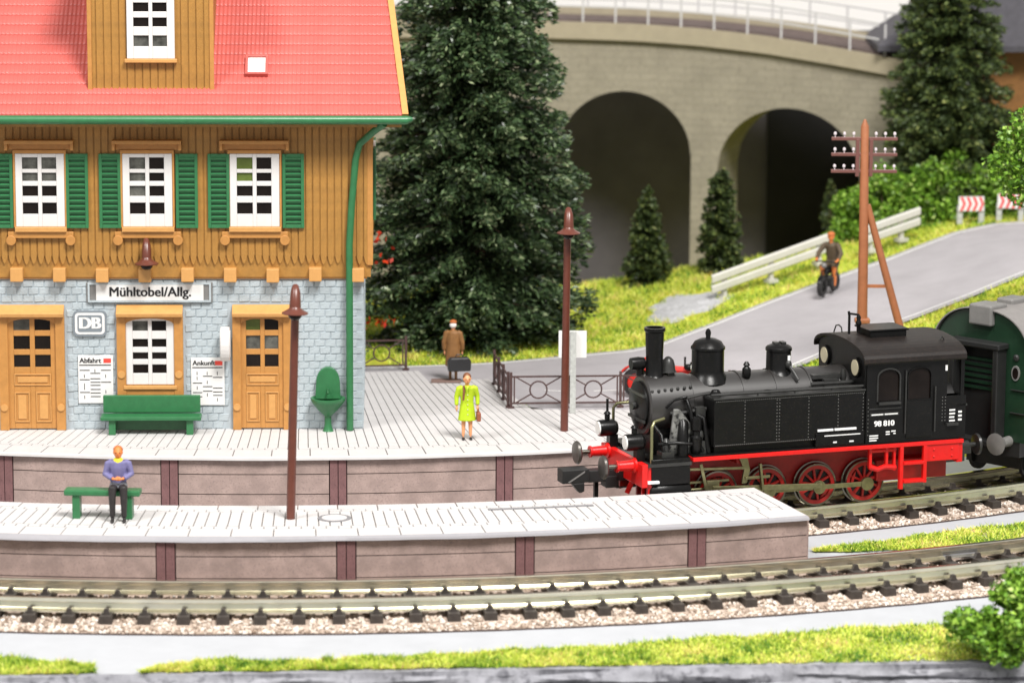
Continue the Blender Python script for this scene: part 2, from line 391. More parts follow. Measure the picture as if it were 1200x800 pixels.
# bare gravel patch at the roadside
mb = MB(); poly = []
for k in range(26):
    a = 2*math.pi*k/26; rr = 1 + 0.16*math.sin(3*a+1) + 0.1*math.sin(7*a)
    x = 5.5 + 1.25*rr*math.cos(a) + 0.4*math.sin(a); y = 17.7 + 1.9*rr*math.sin(a); poly.append((x, y, hill(x,y)+0.02))
mb.add([(5.5,17.7,hill(5.5,17.7)+0.10)] + poly, [(0, 1+k, 1+(k+1)%26) for k in range(26)])
tag(mb.build('gravel_patch', 'gravel', smooth=80), kind='structure')

# ------------------------------------------------------------------ platforms
def platform(name, r_front, r_back, p0, p1, bay, post0, slab_rows, slab_step, wall_sides, base_cut=None, kerb=0.95):
    root = bpy.data.objects.new(name, None); col.objects.link(root); root.location = (CX, CY, 0); tag(root, kind='structure')
    inv = Matrix.Translation((-CX, -CY, 0))
    def loc_build(mb, nm, m, parent=root, **k):
        me = mb.mesh(nm, m, **k); me.transform(inv); return put(nm, me, parent)
    mb = MB(); arc_box(mb, p0, p1, r_back+0.05, r_front-0.05, GZ, -0.035, 60); loc_build(mb, 'core', 'card_joint')
    # rows of slabs on top
    for (ra, rb, step, nm, fixed) in slab_rows:
        dp = step if fixed else math.degrees(step/((ra+rb)/2))
        cnt = int((p1-p0)/dp)
        gap = math.degrees(0.030/((ra+rb)/2))
        me = local_arc((p1-p0)/cnt - gap, ra+0.012, rb-0.012, -0.035, 0.0).mesh(nm, 'card_white')
        for i in range(cnt):
            put(nm, me, root, (0,0,random.uniform(-.003,.003)), rz=R(p0 + (p1-p0)*(i+0.5)/cnt))
    return root, loc_build

def edge_wall(root, loc_build, r_face, sign, p0, p1, post0, bay):
    """boards of a retaining wall between paired posts; sign = outward radial direction"""
    hw = math.degrees(0.235/r_face); rows = [(-0.035,-0.465),(-0.49,-0.985),(-1.01,GZ)]
    meshes = []
    for k, (zt, zb) in enumerate(rows):
        r0 = r_face - 0.05; r1 = r_face + 0.015*sign
        meshes.append(local_arc(bay-2*hw, min(r0,r1), max(r0,r1), zb, zt-0.012 if k == 0 else zt, n=6).mesh('wall_board', 'wall_card'))
    ps = math.degrees(0.105/r_face)
    pm = local_arc(ps*2*0.94, r_face-0.04, r_face+0.045, GZ, -0.05).mesh('wall_post', 'wall_post')
    bk = local_arc(p1-p0-.05, r_face-.11, r_face-.044, GZ, -.06, n=50).mesh('wall_backing', 'wall_seam'); put('wall_backing', bk, root, rz=R((p0+p1)/2))
    a = post0
    while a - bay > p0: a -= bay
    b = a - bay
    while b < p1:
        for me in meshes:
            c0, c1 = b, b+bay
            if c1 > p1 + 0.5*bay or c0 < p0 - 0.5*bay: continue
            if c1 > p1:                              # last, shorter board at the platform end
                zt = max(v.co.z for v in me.vertices); zb = min(v.co.z for v in me.vertices)
                m2 = local_arc(p1-c0-hw, r_face-0.05, r_face+0.015, zb, zt, n=4).mesh('wall_board', 'wall_card'); put('wall_board', m2, root, rz=R((c0+hw+p1)/2)); continue
            put('wall_board', me, root, rz=R(b+bay/2))
        if p0 < b < p1:
            for s in (-1, 1): put('wall_post', pm, root, rz=R(b + s*ps*1.04))
        b += bay

# front platform
RF, RB = 43.5, 40.2
rows = [(40.2,40.66,0.95,'kerb_slab',0), (40.66,40.86,0.29,'edge_slab',0), (40.86,42.36,0.262,'paving_slab',0), (42.36,42.60,0.29,'edge_slab',0), (42.60,43.36,0.95,'kerb_slab',0)]
P0f, P1f = -17.0, 19.45
pf, lb = platform('front_platform', RF-0.16, RB, P0f, P1f, 5.5, -0.75, rows, 0.262, None)
edge_wall(pf, lb, RF-0.12, 1, P0f, P1f, -0.75+5.5*4, 5.5)
mb = MB()                                             # folded lip of the card, slightly wavy, the edge shadow painted in as grey
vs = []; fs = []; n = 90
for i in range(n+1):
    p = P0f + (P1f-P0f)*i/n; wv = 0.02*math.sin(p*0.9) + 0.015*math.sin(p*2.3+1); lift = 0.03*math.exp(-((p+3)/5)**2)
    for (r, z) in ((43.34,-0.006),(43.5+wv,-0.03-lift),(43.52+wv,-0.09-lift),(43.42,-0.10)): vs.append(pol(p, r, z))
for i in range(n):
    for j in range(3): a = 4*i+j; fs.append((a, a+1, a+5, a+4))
mb.add(vs, fs); lb(mb, 'folded_lip', 'card_lip_shade', smooth=60)
mb = MB(); arc_box(mb, P0f, P1f, RB-0.02, RB+0.03, GZ, -0.04, 60); lb(mb, 'rear_wall', 'wall_card')
# end wall boards at the right end of the front platform
for zt, zb in ((-0.03,-0.42),(-0.435,-0.99),(-1.005,GZ)):
    mb = MB(); arc_box(mb, P1f-0.02, P1f+0.06, RB+0.02, RF-0.13, zb, zt, 1); lb(mb, 'wall_board', 'wall_card')
# round cover in the paving
def cover(root, lb, deg, rad):
    c = pol(deg, rad); mb = MB().lathe([(0.40,0.0),(0.40,0.014),(0.33,0.014)], 28, (c[0],c[1],0.001), caps=True); lb(mb, 'cover_ring', 'card_ring')
    mb = MB().lathe([(0.30,0.0),(0.30,0.02)], 28, (c[0],c[1],0.001)); lb(mb, 'cover_plate', 'card_white')
cover(pf, lb, 4.45, 41.6)
c0, c1 = 9.6, 13.2
mb = MB(); arc_box(mb, c0, c1, 40.98, 41.14, 0.004, 0.010, 10); lb(mb, 'grey_strip', 'card_ring')

# rear platform (carries the station)
RFr = 34.7
P0r, P1r = -21.0, 23.5
rows = [(33.55,33.75,0.29,'edge_slab',0), (33.75,34.56,0.95,'kerb_slab',0)]
pr, lbr = platform('rear_platform', RFr-0.16, 31.0, P0r, P1r, 7.15, -9.4, rows, 0.262, None)
edge_wall(pr, lbr, RFr-0.12, 1, P0r, P1r, -9.4+7.15*4, 7.15)
mb = MB(); vs = []; fs = []; n = 90
for i in range(n+1):
    p = P0r + (P1r-P0r)*i/n; wv = 0.015*math.sin(p*1.1)
    for (r, z) in ((34.54,-0.006),(34.70+wv,-0.03),(34.71+wv,-0.085),(34.62,-0.095)): vs.append(pol(p, r, z))
for i in range(n):
    for j in range(3): a = 4*i+j; fs.append((a, a+1, a+5, a+4))
mb.add(vs, fs); lbr(mb, 'folded_lip', 'card_white', smooth=60)
step = math.degrees(0.262/33.5); a = P0r; k = 0
cache = {}
while a < P1r:
    am = a + step/2; rin = 23.15 if am < 11.6 else (24.8 if am < 15.6 else None)
    if rin is None:                                    # right-hand part stops at the fence line y = 2.9
        rin = (CY - 2.75)/math.cos(R(am))
    key = round(rin, 3)
    gap = math.degrees(0.026/33.5)
    if key not in cache: cache[key] = local_arc(step-gap, rin, 33.54, -0.035, 0.0).mesh('paving_slab', 'card_white')
    put('paving_slab', cache[key], pr, (0,0,random.uniform(-.002,.002)), rz=R(am)); a += step; k += 1
mb = MB()
arc_box(mb, P0r, 11.6, 23.1, 31.2, -0.3, -0.035, 40); arc_box(mb, 11.6, 15.6, 24.75, 31.2, -0.3, -0.034, 4); arc_box(mb, 15.6, 23.5, 27.9, 31.2, -0.3, -0.033, 8)
lbr(mb, 'core', 'card_joint')

# ------------------------------------------------------------------ tracks
def track(label, rad, p0, p1, stone_p0, stone_p1, shoulder, seed):
    r_ = np.random.default_rng(seed)
    root = thing('railway_track', label, 'track', (CX, CY, 0))
    inv = Matrix.Translation((-CX,-CY,0))
    prof = [(-.17,0),(.17,0),(.17,.035),(.045,.085),(.035,.20),(.08,.225),(.08,.285),(.06,.30),(-.06,.30),(-.08,.285),(-.08,.225),(-.035,.20),(-.045,.085),(-.17,.035)]
    for rr in (rad-0.825, rad+0.825):
        mb = MB(); vs = []; fs = []; n = 120; m = len(prof)
        for i in range(n+1):
            p = p0 + (p1-p0)*i/n
            for dr, z in prof: vs.append(pol(p, rr+dr, RAILZ-0.30+z))
        for i in range(n):
            for j in range(m): fs.append((i*m+j, i*m+(j+1)%m, (i+1)*m+(j+1)%m, (i+1)*m+j))
        mb.add(vs, fs); me = mb.mesh('rail', 'rail_metal', smooth=35); me.transform(inv); put('rail', me, root)
    sm = MB(); ty = RAILZ-0.31
    sm.prism([(-.15,GZ+.03),(.15,GZ+.03),(.135,ty),(-.135,ty)], -rad-1.25, -rad+1.25, 'xz')
    for rr in (-0.825, 0.825):
        for s in (-1, 1):
            c = -rad + rr + s*0.20
            sm.prism([(-.10,ty),(.10,ty),(.055,ty+.07),(.045,ty+.13),(-.045,ty+.13),(-.055,ty+.07)], c-0.055, c+0.055, 'xz')
    me = sm.mesh('sleeper', 'sleeper'); d = math.degrees(0.84/rad); k = p0 + 0.3
    while k < p1:
        put('sleeper', me, root, (0,0,random.uniform(-.008,.008)), rz=R(k + random.uniform(-.03,.03))); k += d
    bed = MB(); vs = []; fs = []; n = 100
    pr_ = [(-1.45-shoulder,GZ+.004),(-1.42,GZ+.045),(-0.7,GZ+.11),(0.7,GZ+.11),(1.42,GZ+.045),(1.45+shoulder,GZ+.004)]
    for i in range(n+1):
        p = p0 + (p1-p0)*i/n
        for dr, z in pr_: vs.append(pol(p, rad+dr, z))
    for i in range(n):
        for j in range(5): a = 6*i+j; fs.append((a, a+1, a+7, a+6))
    bed.add(vs, fs); me = bed.mesh('ballast_bed', 'ballast_bed', smooth=60); me.transform(inv); put('ballast_bed', me, root)
    eg = MB(); vs = []; fs = []
    for i in range(n+1):
        p = p0 + (p1-p0)*i/n; rr = rad+1.47+shoulder
        for dr, z in ((0,GZ),(.035,GZ),(.035,GZ+.03),(0,GZ+.03)): vs.append(pol(p, rr+dr+.012*math.sin(p*3.1), z))
    for i in range(n):
        for j in range(4): a = 4*i; fs.append((a+j, a+(j+1)%4, a+4+(j+1)%4, a+4+j))
    eg.add(vs, fs); me = eg.mesh('bed_edge', 'wall_seam'); me.transform(inv); put('bed_edge', me, root)
    # loose stones
    nst = int((stone_p1-stone_p0)*math.pi/180*rad*3.6*105)
    P = r_.uniform(stone_p0, stone_p1, nst); D = r_.uniform(-1.45-shoulder, 1.45+shoulder*0.95, nst)
    D[: nst//2] = r_.uniform(0.8, 1.45+shoulder*0.97, nst//2)
    sp_ = (P - (p0+0.3)) / d; near = np.abs(sp_ - np.round(sp_))*d*math.pi/180*rad < 0.22
    ok = ~(near & (np.abs(D) > 0.75) & (np.abs(D) < 1.44)); P, D = P[ok], D[ok]; nst = len(P)
    Z = np.interp(D, [q[0] for q in pr_], [q[1] for q in pr_])
    S = r_.uniform(0.035, 0.080, nst)
    base = np.array([(1,0,0),(-1,0,0),(0,1,0),(0,-1,0),(0,0,1),(0,0,-1)], float)
    fc = np.array([(0,2,4),(2,1,4),(1,3,4),(3,0,4),(2,0,5),(1,2,5),(3,1,5),(0,3,5)])
    A = r_.uniform(0, 6.28, nst); V = base[None]*S[:,None,None]*r_.uniform(0.6,1.25,(nst,6,1))
    ca, sa = np.cos(A)[:,None], np.sin(A)[:,None]; X = V[:,:,0]*ca - V[:,:,1]*sa; Y = V[:,:,0]*sa + V[:,:,1]*ca; tilt = r_.uniform(-.7,.7,nst)[:,None]
    Zl = V[:,:,2]*np.cos(tilt) + X*np.sin(tilt); X = X*np.cos(tilt) - V[:,:,2]*np.sin(tilt)
    ar = np.radians(P); rr = rad + D
    V = np.stack([X + (rr*np.sin(ar))[:,None], Y - (rr*np.cos(ar))[:,None], Zl*0.8 + (Z+0.02)[:,None]], 2).reshape(-1,3)
    F = (fc[None] + 6*np.arange(nst)[:,None,None]).reshape(-1,3)
    me = raw_mesh('ballast_stones', V, F, 'stone_pink', tint=np.repeat(r_.random(nst), 6)); o = put('ballast_stones', me, root); o['kind'] = 'stuff'
    return root
def raw_mesh(name, V, F, m, tint=None):
    me = bpy.data.meshes.new(name); V = np.ascontiguousarray(V, dtype=np.float32); F = np.ascontiguousarray(F, dtype=np.int32); k = F.shape[1]
    me.vertices.add(len(V)); me.vertices.foreach_set('co', V.ravel()); me.loops.add(F.size); me.loops.foreach_set('vertex_index', F.ravel())
    me.polygons.add(len(F)); me.polygons.foreach_set('loop_start', np.arange(0, F.size, k, dtype=np.int32))
    me.materials.append(MATS[m]); me.update(calc_edges=True); me.validate()
    if tint is not None:
        at = me.attributes.new('tint', 'FLOAT', 'POINT'); at.data.foreach_set('value', np.ascontiguousarray(tint, dtype=np.float32))
    return me
leaf_mat('stone_pink', [(0, lin(136,118,104)), (0.4, lin(188,170,154)), (0.8, lin(212,200,188)), (1.0, lin(230,226,220))], 0.85, 0.2)
tf = track('front railway track curving past the platform on pale ballast', 45.2, -14, 33, -13, 32, 0.42, 3)
tr = track('rear railway track under the black steam engine', 38.55, -14, 37, 9, 36, 0.18, 4)
for deg, rr in ((24.1,44.375),(25.6,46.025)):            # metal rail joiners
    mb = MB(); dp = 0.62
    vs = []; fs = []; pr2 = [(-.2,0.0),(.2,0.0),(.2,.06),(.07,.11),(.06,.19),(-.06,.19),(-.07,.11),(-.2,.06)]
    for a in (deg-dp, deg+dp):
        for dr, z in pr2: p = pol(a, rr+dr, RAILZ-0.305+z); vs.append((p[0]-CX, p[1]-CY, p[2]))
    fs = [(j,(j+1)%8,(j+1)%8+8,j+8) for j in range(8)] + [tuple(range(8))[::-1], tuple(range(8,16))]
    mb.add(vs, fs).build('rail_joiner', 'joiner_metal', tf)

# ------------------------------------------------------------------ station building
HO = Vector((-4.0, 0.0, 0.0)); HR = R(2.2)
HM = Matrix.Translation(HO) @ Matrix.Rotation(HR, 4, 'Z')
def hthing(name, label, cat, loc, group=None):
    return thing(name, label, cat, tuple(HM @ Vector(loc)), HR, group)
house = thing('station_building', 'station building with red tiled roof, ochre timber storey and pale grey stone base', 'building', tuple(HO), HR)
HX0, HX1, HD = -11.25, 0.04, 10.0            # width and depth of the stone storey
mb = MB().box(HX0, HX1, 0.0, HD, 0.0, 4.1); lower = mb.build('lower_wall', 'mortar_grey', house)
mb = MB().box(HX0-0.17, HX1+0.22, -0.10, HD+0.1, 4.1, 8.62)
mb.prism([(-0.1,8.62),(HD+0.1,8.62),(HD/2,12.6)], HX0-0.17, HX1+0.22, 'yz')
upper = mb.build('upper_wall', 'plank', house)
# stone blocks (front), skipping the openings
holes = [(-9.62,-7.80,0,3.36),(-6.47,-4.70,0.86,3.36),(-3.42,-1.83,0,3.36)]
bl_var = []
for k in range(6):
    wv = 0.262; hv = 0.182; b = MB()
    e = [random.uniform(-.012,.012) for _ in range(8)]; d = random.uniform(.018,.034)
    vs = [(-wv/2+e[0],0,-hv/2+e[1]),(wv/2+e[2],0,-hv/2+e[3]),(wv/2+e[4],0,hv/2+e[5]),(-wv/2+e[6],0,hv/2+e[7])]
    fr = [(x*0.93,-d*.8,z*0.88) for x,_,z in vs]
    b.add(vs+fr, [(4,5,6,7),(0,1,5,4),(1,2,6,5),(2,3,7,6),(3,0,4,7)])
    bl_var.append(b.mesh('stone_block', 'block_grey'))
cells = []
rows_n = 20
for r_ in range(rows_n):
    z = 0.02 + (r_+0.5)*0.2; x = HX1 - 0.14 - (0.14 if r_ % 2 else 0.0)
    while x > HX0 + 0.1:
        if not any(a-0.1 < x < b+0.1 and c < z < d for a,b,c,d in holes): cells.append((x, z))
        x -= 0.284
cells.sort(key=lambda c: (c[0] < -9.6, abs(c[0]+3.6)))
rest = MB()
for i, (x, z) in enumerate(cells):
    me = bl_var[random.randrange(6)]
    if i < 298: put('stone_block', me, lower, (x, 0, z))
    else:
        rest.add([(v.co.x+x, v.co.y, v.co.z+z) for v in me.vertices], [tuple(p.vertices) for p in me.polygons])
for r_ in range(rows_n):
    yy = 0.16 + (0.14 if r_ % 2 else 0.0)
    while yy < HD-0.1:
        me = bl_var[random.randrange(6)]; rest.add([(HX1 - v.co.y, yy + v.co.x, v.co.z + 0.02 + (r_+0.5)*0.2) for v in me.vertices], [tuple(p.vertices) for p in me.polygons]); yy += 0.284
o = rest.build('stone_courses', 'block_grey', lower, fix=False); o['kind'] = 'stuff'
# planks of the timber storey with pointed lower ends
def plank_mesh(wd, z0, z1, d, point):
    b = MB(); h = wd/2
    b.prism([(-h,z1),(-h,z0+point),(-h*0.55,z0+point*0.35),(0,z0),(h*0.55,z0+point*0.35),(h,z0+point),(h,z1)], -d, 0, 'xz')
    b.box(h, h+0.035, -d*0.45, 0, z0+point*1.1, z1)
    return b.mesh('plank', 'plank')
pv = [plank_mesh(0.150, 4.44, 8.55, dd, 0.20) for dd in (0.05,0.056,0.062)]
x = HX1+0.12
while x > HX0-0.17:
    put('plank', pv[random.randrange(3)], upper, (x, -0.10, random.uniform(-.02,.02))); x -= 0.19
pv2 = [plank_mesh(0.150, 4.44, 8.9, dd, 0.20) for dd in (0.05,0.06)]
y = 0.0
while y < HD:
    put('plank', pv2[random.randrange(2)], upper, (HX1+0.22, y, 0), rz=R(90)); y += 0.19
MB().box(HX1+0.13, HX1+0.28, -0.175, 0.02, 4.42, 8.4).build('corner_board', 'ochre', upper, bevel=0.015)
# fascia and joist ends below the planks
MB().box(HX0-0.1, HX1+0.12, -0.07, -0.001, 4.05, 4.46).build('sill_beam', 'ochre', house)
jm = MB().box(-.165,.165,-.34,-.075,4.0,4.36).mesh('joist_end', 'ochre_light')
for px in range(-10, 1): 
    o = put('joist_end', jm, house, (0.0 - 0.08 + 1.118*px, 0, random.uniform(-.015,.015)))
    b = o.modifiers.new('bevel', 'BEVEL'); b.width = 0.02; b.segments = 2

def grid_frame(W, Hh, xs, zs, y0, y1):
    """bars filling everything except the panes (xs, zs = pane intervals)"""
    b = MB(); edge_x = [0] + [q for p in xs for q in p] + [W]; edge_z = [0] + [q for p in zs for q in p] + [Hh]
    for i in range(0, len(edge_x), 2): b.box(edge_x[i], edge_x[i+1], y0, y1, 0, Hh)
    for i in range(0, len(edge_z), 2):
        for (a, c) in xs: b.box(a, c, y0+0.004, y1, edge_z[i], edge_z[i+1])
    return b
def window(x0, x1, z0, z1, y, xs, zs, grey=(), parent=house, arch=0.0):
    W, Hh = x1-x0, z1-z0; XS = [(a*W,b*W) for a,b in xs]; ZS = [(a*Hh,b*Hh) for a,b in zs]
    fr = grid_frame(W, Hh, XS, ZS, -0.075, 0.0).build('window', 'white_plastic', parent, bevel=0.012, loc=(x0, y, z0))
    k = 0
    for (c, d) in ZS:
        for (a, b) in XS:
            MB().box(a-0.02, b+0.02, -0.022, -0.012, c-0.02, d+0.02).build('pane', ('pane_green_reflect' if -3.6 < x0 < -3.2 and z0 > 4 else 'pane_grey_reflect') if k in grey else 'pane_dark', fr); k += 1
    return fr
PX = [(.14,.46),(.54,.84)]; PZ = [(.175,.33),(.42,.56),(.625,.74),(.79,.95)]
def upper_window(x0, x1, grey):
    z0, z1 = 5.46, 7.38; w_ = window(x0, x1, z0, z1, -0.17, PX, PZ, grey); W = x1-x0; Hh = z1-z0
    b = MB(); b.box(-0.06, -0.005, -0.07, 0.02, -0.02, Hh+0.08); b.box(W+0.005, W+0.06, -0.07, 0.02, -0.02, Hh+0.08); b.box(-0.06, W+0.06, -0.075, 0.02, Hh+0.005, Hh+0.10)
    b.build('casing', 'ochre', w_, bevel=0.01)
    b = MB(); b.box(-0.26, W+0.26, -0.30, 0.02, Hh+0.28, Hh+0.37); b.box(-0.26, -0.18, -0.22, 0.02, Hh+0.10, Hh+0.28); b.box(W+0.18, W+0.26, -0.22, 0.02, Hh+0.10, Hh+0.28); b.box(-0.18, W+0.18, -0.03, 0.02, Hh+0.10, Hh+0.28)
    b.build('hood', 'ochre', w_, bevel=0.012)
    MB().box(-0.03, W+0.05, -0.17, 0.0, -0.13, -0.003).build('sill', 'ochre_light', w_, bevel=0.015)
    b = MB(); b.box(-0.22, W+0.22, -0.10, 0.02, -0.30, -0.135)
    for cx in (-0.14, W+0.14): b.lathe([(0.13,-0.13),(0.13,0.0)], 18, (cx,0,-0.36), 'y')
    b.build('apron', 'ochre', w_, smooth=40, bevel=0.01)
upper_window(-9.01, -7.74, (6,7,4,5)); upper_window(-6.22, -4.93, (6,4,2)); upper_window(-3.42, -2.13, (6,4))
# shutters, each with its slats
slat = MB().bar((0,-0.02,0),(0.40,-0.02,0),0.05,0.085,up=(0,-0.55,0.83)).mesh('slat', 'green_paint')
def shutter(xa, xb, z0, z1, y, parent=house, rz=0, loc=None):
    W = xb-xa; Hh = z1-z0; b = MB()
    b.box(0,0.085,-.07,0,0,Hh); b.box(W-0.085,W,-.07,0,0,Hh); b.box(0.085,W-0.085,-.065,0,0,0.09); b.box(0.085,W-0.085,-.065,0,Hh-0.09,Hh)
    s = b.build('shutter', 'green_paint', parent, bevel=0.01, loc=loc or (xa,y,z0), rz=rz)
    MB().box(0.085,W-0.085,-.006,0,0.09,Hh-0.09).build('backing', 'green_deep', s)
    n = 13
    for i in range(n):
        o = put('slat', slat, s, (0.085, -0.012, 0.13+(Hh-0.26)*i/(n-1))); o.scale = ((W-0.17)/0.40, 1, 1)
for xa, xb in ((-9.66,-9.08),(-7.70,-7.12),(-6.84,-6.27),(-4.84,-4.26),(-4.0,-3.43),(-2.05,-1.48)): shutter(xa, xb, 5.42, 7.38, -0.175)
shutter(0,0.58,5.5,7.4,0,rz=R(90),loc=(HX1+0.285,0.7,5.5)); shutter(0,0.58,5.5,7.4,0,rz=R(90),loc=(HX1+0.285,2.7,5.5))
fr = grid_frame(1.3,1.9,[(a*1.3,b*1.3) for a,b in PX],[(a*1.9,b*1.9) for a,b in PZ],-.06,0).build('window','white_plastic',house,loc=(HX1+0.29,1.34,5.5),rz=R(90))
for (c,d) in PZ:
    for (a,b) in PX: MB().box(a*1.3,b*1.3,-.02,-.012,c*1.9,d*1.9).build('pane','pane_dark',fr)
# ground floor: doors and window in ochre surrounds
def surround(x0, x1, z0, z1, w, parent=house, knobs=True):
    b = MB(); b.box(x0, x0+w, -.14, 0.01, z0, z1-.30); b.box(x1-w, x1, -.14, 0.01, z0, z1-.30)
    n = 10; a0, a1 = x0+w, x1-w; c = (a0+a1)/2; hw = (a1-a0)/2
    poly = [(x0, z1-.30), (a0, z1-.52)]
    poly = [(a0, z1-.52+0.0)] + [(c + hw*math.cos(math.pi*(1-i/n)), z1-.52+0.16*math.sin(math.pi*i/n)) for i in range(1,n)] + [(a1, z1-.52), (a1, z1-.26), (a0, z1-.26)]
    b.prism(poly, -.135, 0.01, 'xz'); s = b.build('surround', 'ochre', parent, bevel=0.012)
    h = MB(); h.prism([(-0.02,z1-.30),(-.30,z1-.30),(-.32,z1-.20),(-0.02,z1)], x0-0.0, x1+0.0, 'yz'); h.build('hood', 'ochre_light', s, bevel=0.015)
    if knobs:
        for kx in (x0+w*0.5, x1-w*0.5): MB().lathe([(0.095,-.175),(0.10,-.14),(0.10,-.138)], 16, (kx,0,z0+0.62), 'y').build('boss', 'ochre_light', s, smooth=40)
    return s
def door(x0, x1, z0, z1, grey):
    W, Hh = x1-x0, z1-z0; XS = [(.13*W,.46*W),(.56*W,.88*W)]; ZS = [(.555*Hh,.665*Hh),(.715*Hh,.835*Hh),(.885*Hh,.985*Hh)]
    d = grid_frame(W, Hh, XS, ZS, -.06, 0.0).build('door', 'ochre', house, bevel=0.01, loc=(x0, -0.015, z0)); k = 0
    for (c, e) in ZS:
        for (a, b) in XS: MB().box(a-.02,b+.02,-.02,-.012,c-.02,e+.02).build('pane', ('pane_green_reflect' if k == 4 and x0 > -4 else 'pane_grey_reflect') if k in grey else 'pane_dark', d); k += 1
    for (a, b, c, e) in ((.13,.88,.39,.495),(.13,.44,.06,.33),(.57,.88,.06,.33)):
        m = MB(); a*=W; b*=W; c*=Hh; e*=Hh
        m.box(a, b, -.085, -.058, c, c+.03); m.box(a,b,-.085,-.058,e-.03,e); m.box(a,a+.03,-.085,-.058,c+.03,e-.03); m.box(b-.03,b,-.085,-.058,c+.03,e-.03); m.box(a+.09,b-.09,-.078,-.058,c+.08,e-.08)
        m.build('panel', 'ochre_light', d, bevel=0.008)
    return d
surround(-9.55, -7.82, 0.0, 3.36, 0.24); door(-9.33, -8.04, 0.04, 3.02, (4,))
surround(-3.40, -1.84, 0.0, 3.36, 0.22); door(-3.19, -2.05, 0.04, 3.02, (4,2,3))
s = surround(-6.45, -4.70, 0.88, 3.36, 0.24)
window(-6.21, -4.94, 1.22, 3.02, -0.02, PX, [(.17,.30),(.38,.48),(.56,.68),(.80,.95)], (6,))
MB().box(-6.28,-4.87,-.17,-.10,1.10,1.20).build('sill', 'ochre_light', house, bevel=0.015); MB().box(-6.21,-4.94,-.12,-.01,0.89,1.21).build('apron', 'ochre', house)
# roof
RP = R(38); EY, EZ = -0.85, 8.45; SL = (HD/2-EY)/math.cos(RP)
def verge(s): return 1.19 - 0.085*s                     # the right-hand edge runs slightly inwards
def rp(x, s, up=0.0): return (x, EY + s*math.cos(RP) - up*math.sin(RP), EZ + s*math.sin(RP) + up*math.cos(RP))
LX = -12.45
mb = MB(); v = [rp(LX,0,-.12), rp(verge(0),0,-.12), rp(verge(SL),SL,-.12), rp(LX,SL,-.12), rp(LX,0,0), rp(verge(0),0,0), rp(verge(SL),SL,0), rp(LX,SL,0)]
mb.add(v, [(0,3,2,1),(4,5,6,7),(0,1,5,4),(1,2,6,5),(2,3,7,6),(3,0,4,7)])
yb = HD + 0.85
mb.add([rp(LX,SL,-.12), rp(verge(SL),SL,-.12), (verge(0),yb,EZ-.12), (LX,yb,EZ-.12), rp(LX,SL,0), rp(verge(SL),SL,0), (verge(0),yb,EZ), (LX,yb,EZ)], [(0,3,2,1),(4,5,6,7),(0,1,5,4),(1,2,6,5),(2,3,7,6),(3,0,4,7)])
roof = mb.build('roof', 'roof_base', house)
def course_mesh(xa, xb, depth):
    b = MB(); n = int((xb-xa)/0.0275); vs = []; fs = []
    for i in range(n+1):
        x = xa + (xb-xa)*i/n; c = 0.014*math.cos(2*math.pi*x/0.11)
        vs += [(x,-0.004,0.004), (x,0.012,0.034+c), (x,0.045,0.05+c), (x,depth,0.010+c*0.7)]
    for i in range(n):
        for j in range(3): a = 4*i+j; fs.append((a,a+4,a+5,a+1))
    b.add(vs, fs); return b.mesh('tile_course', 'roof_red', smooth=70, fix=False)
cs = 0.376; kx = 0; s_ = 0.0
DX0, DX1, DS = -7.06, -3.84, 0.94                       # dormer
while s_ < SL-0.05:
    x1 = verge(s_)-0.10; p = rp(0, s_, 0.0)
    put('tile_course', course_mesh(LX+0.1, x1, cs+0.03), roof, p, rot=(RP,0,0)); s_ += cs
# verge boards, eave board
for side, f in (('r', lambda s: verge(s)), ('l', lambda s: LX)):
    b = MB(); o = 0.06 if side == 'r' else -0.06
    b.add([rp(f(0)-.10,0-.03,-.20), rp(f(0)+o,-.03,-.20), rp(f(SL)+o,SL,-.20), rp(f(SL)-.10,SL,-.20), rp(f(0)-.10,-.03,.10), rp(f(0)+o,-.03,.10), rp(f(SL)+o,SL,.10), rp(f(SL)-.10,SL,.10)], [(0,3,2,1),(4,5,6,7),(0,1,5,4),(1,2,6,5),(2,3,7,6),(3,0,4,7)])
    b.build('verge_board', 'ochre_light', roof)
MB().box(LX, verge(0)-.12, EY+0.02, -0.2, EZ-.30, EZ-.135).build('soffit', 'plank', roof)
# gutter and downpipe
b = MB(); b.tube([(LX-.1,EY-.12,EZ-.10),(1.2,EY-.12,EZ-.10),(1.36,EY-.12,EZ-.07)], [0.115,0.115,0.05], 12); b.build('gutter', 'green_paint', house, smooth=50)
b = MB(); b.tube([(0.62,EY-.05,EZ-.2),(0.35,-.62,8.02),(-0.02,-.34,7.66),(-.13,-.30,7.25),(-.24,-.29,6.0),(-.30,-.29,5.0),(-.30,-.29,3.4),(-.30,-.27,0.02)], 0.095, 10); b.build('downpipe', 'green_paint', house, smooth=50)
# skylight
b = MB(); W = 0.60
for (a,c,d,e) in ((0,W,-.0,.07),(0,W,.66,.73),(0,.07,.07,.66),(W-.07,W,.07,.66)): b.box(a,c,d,e,0,.13)
sk = b.build('skylight', 'roof_red', roof, bevel=0.01); sk.location = rp(-3.02,1.42,0.02); sk.rotation_euler = (RP,0,0)
o = MB().box(.07,W-.07,.07,.66,.05,.07).build('pane', 'lens_white', sk)
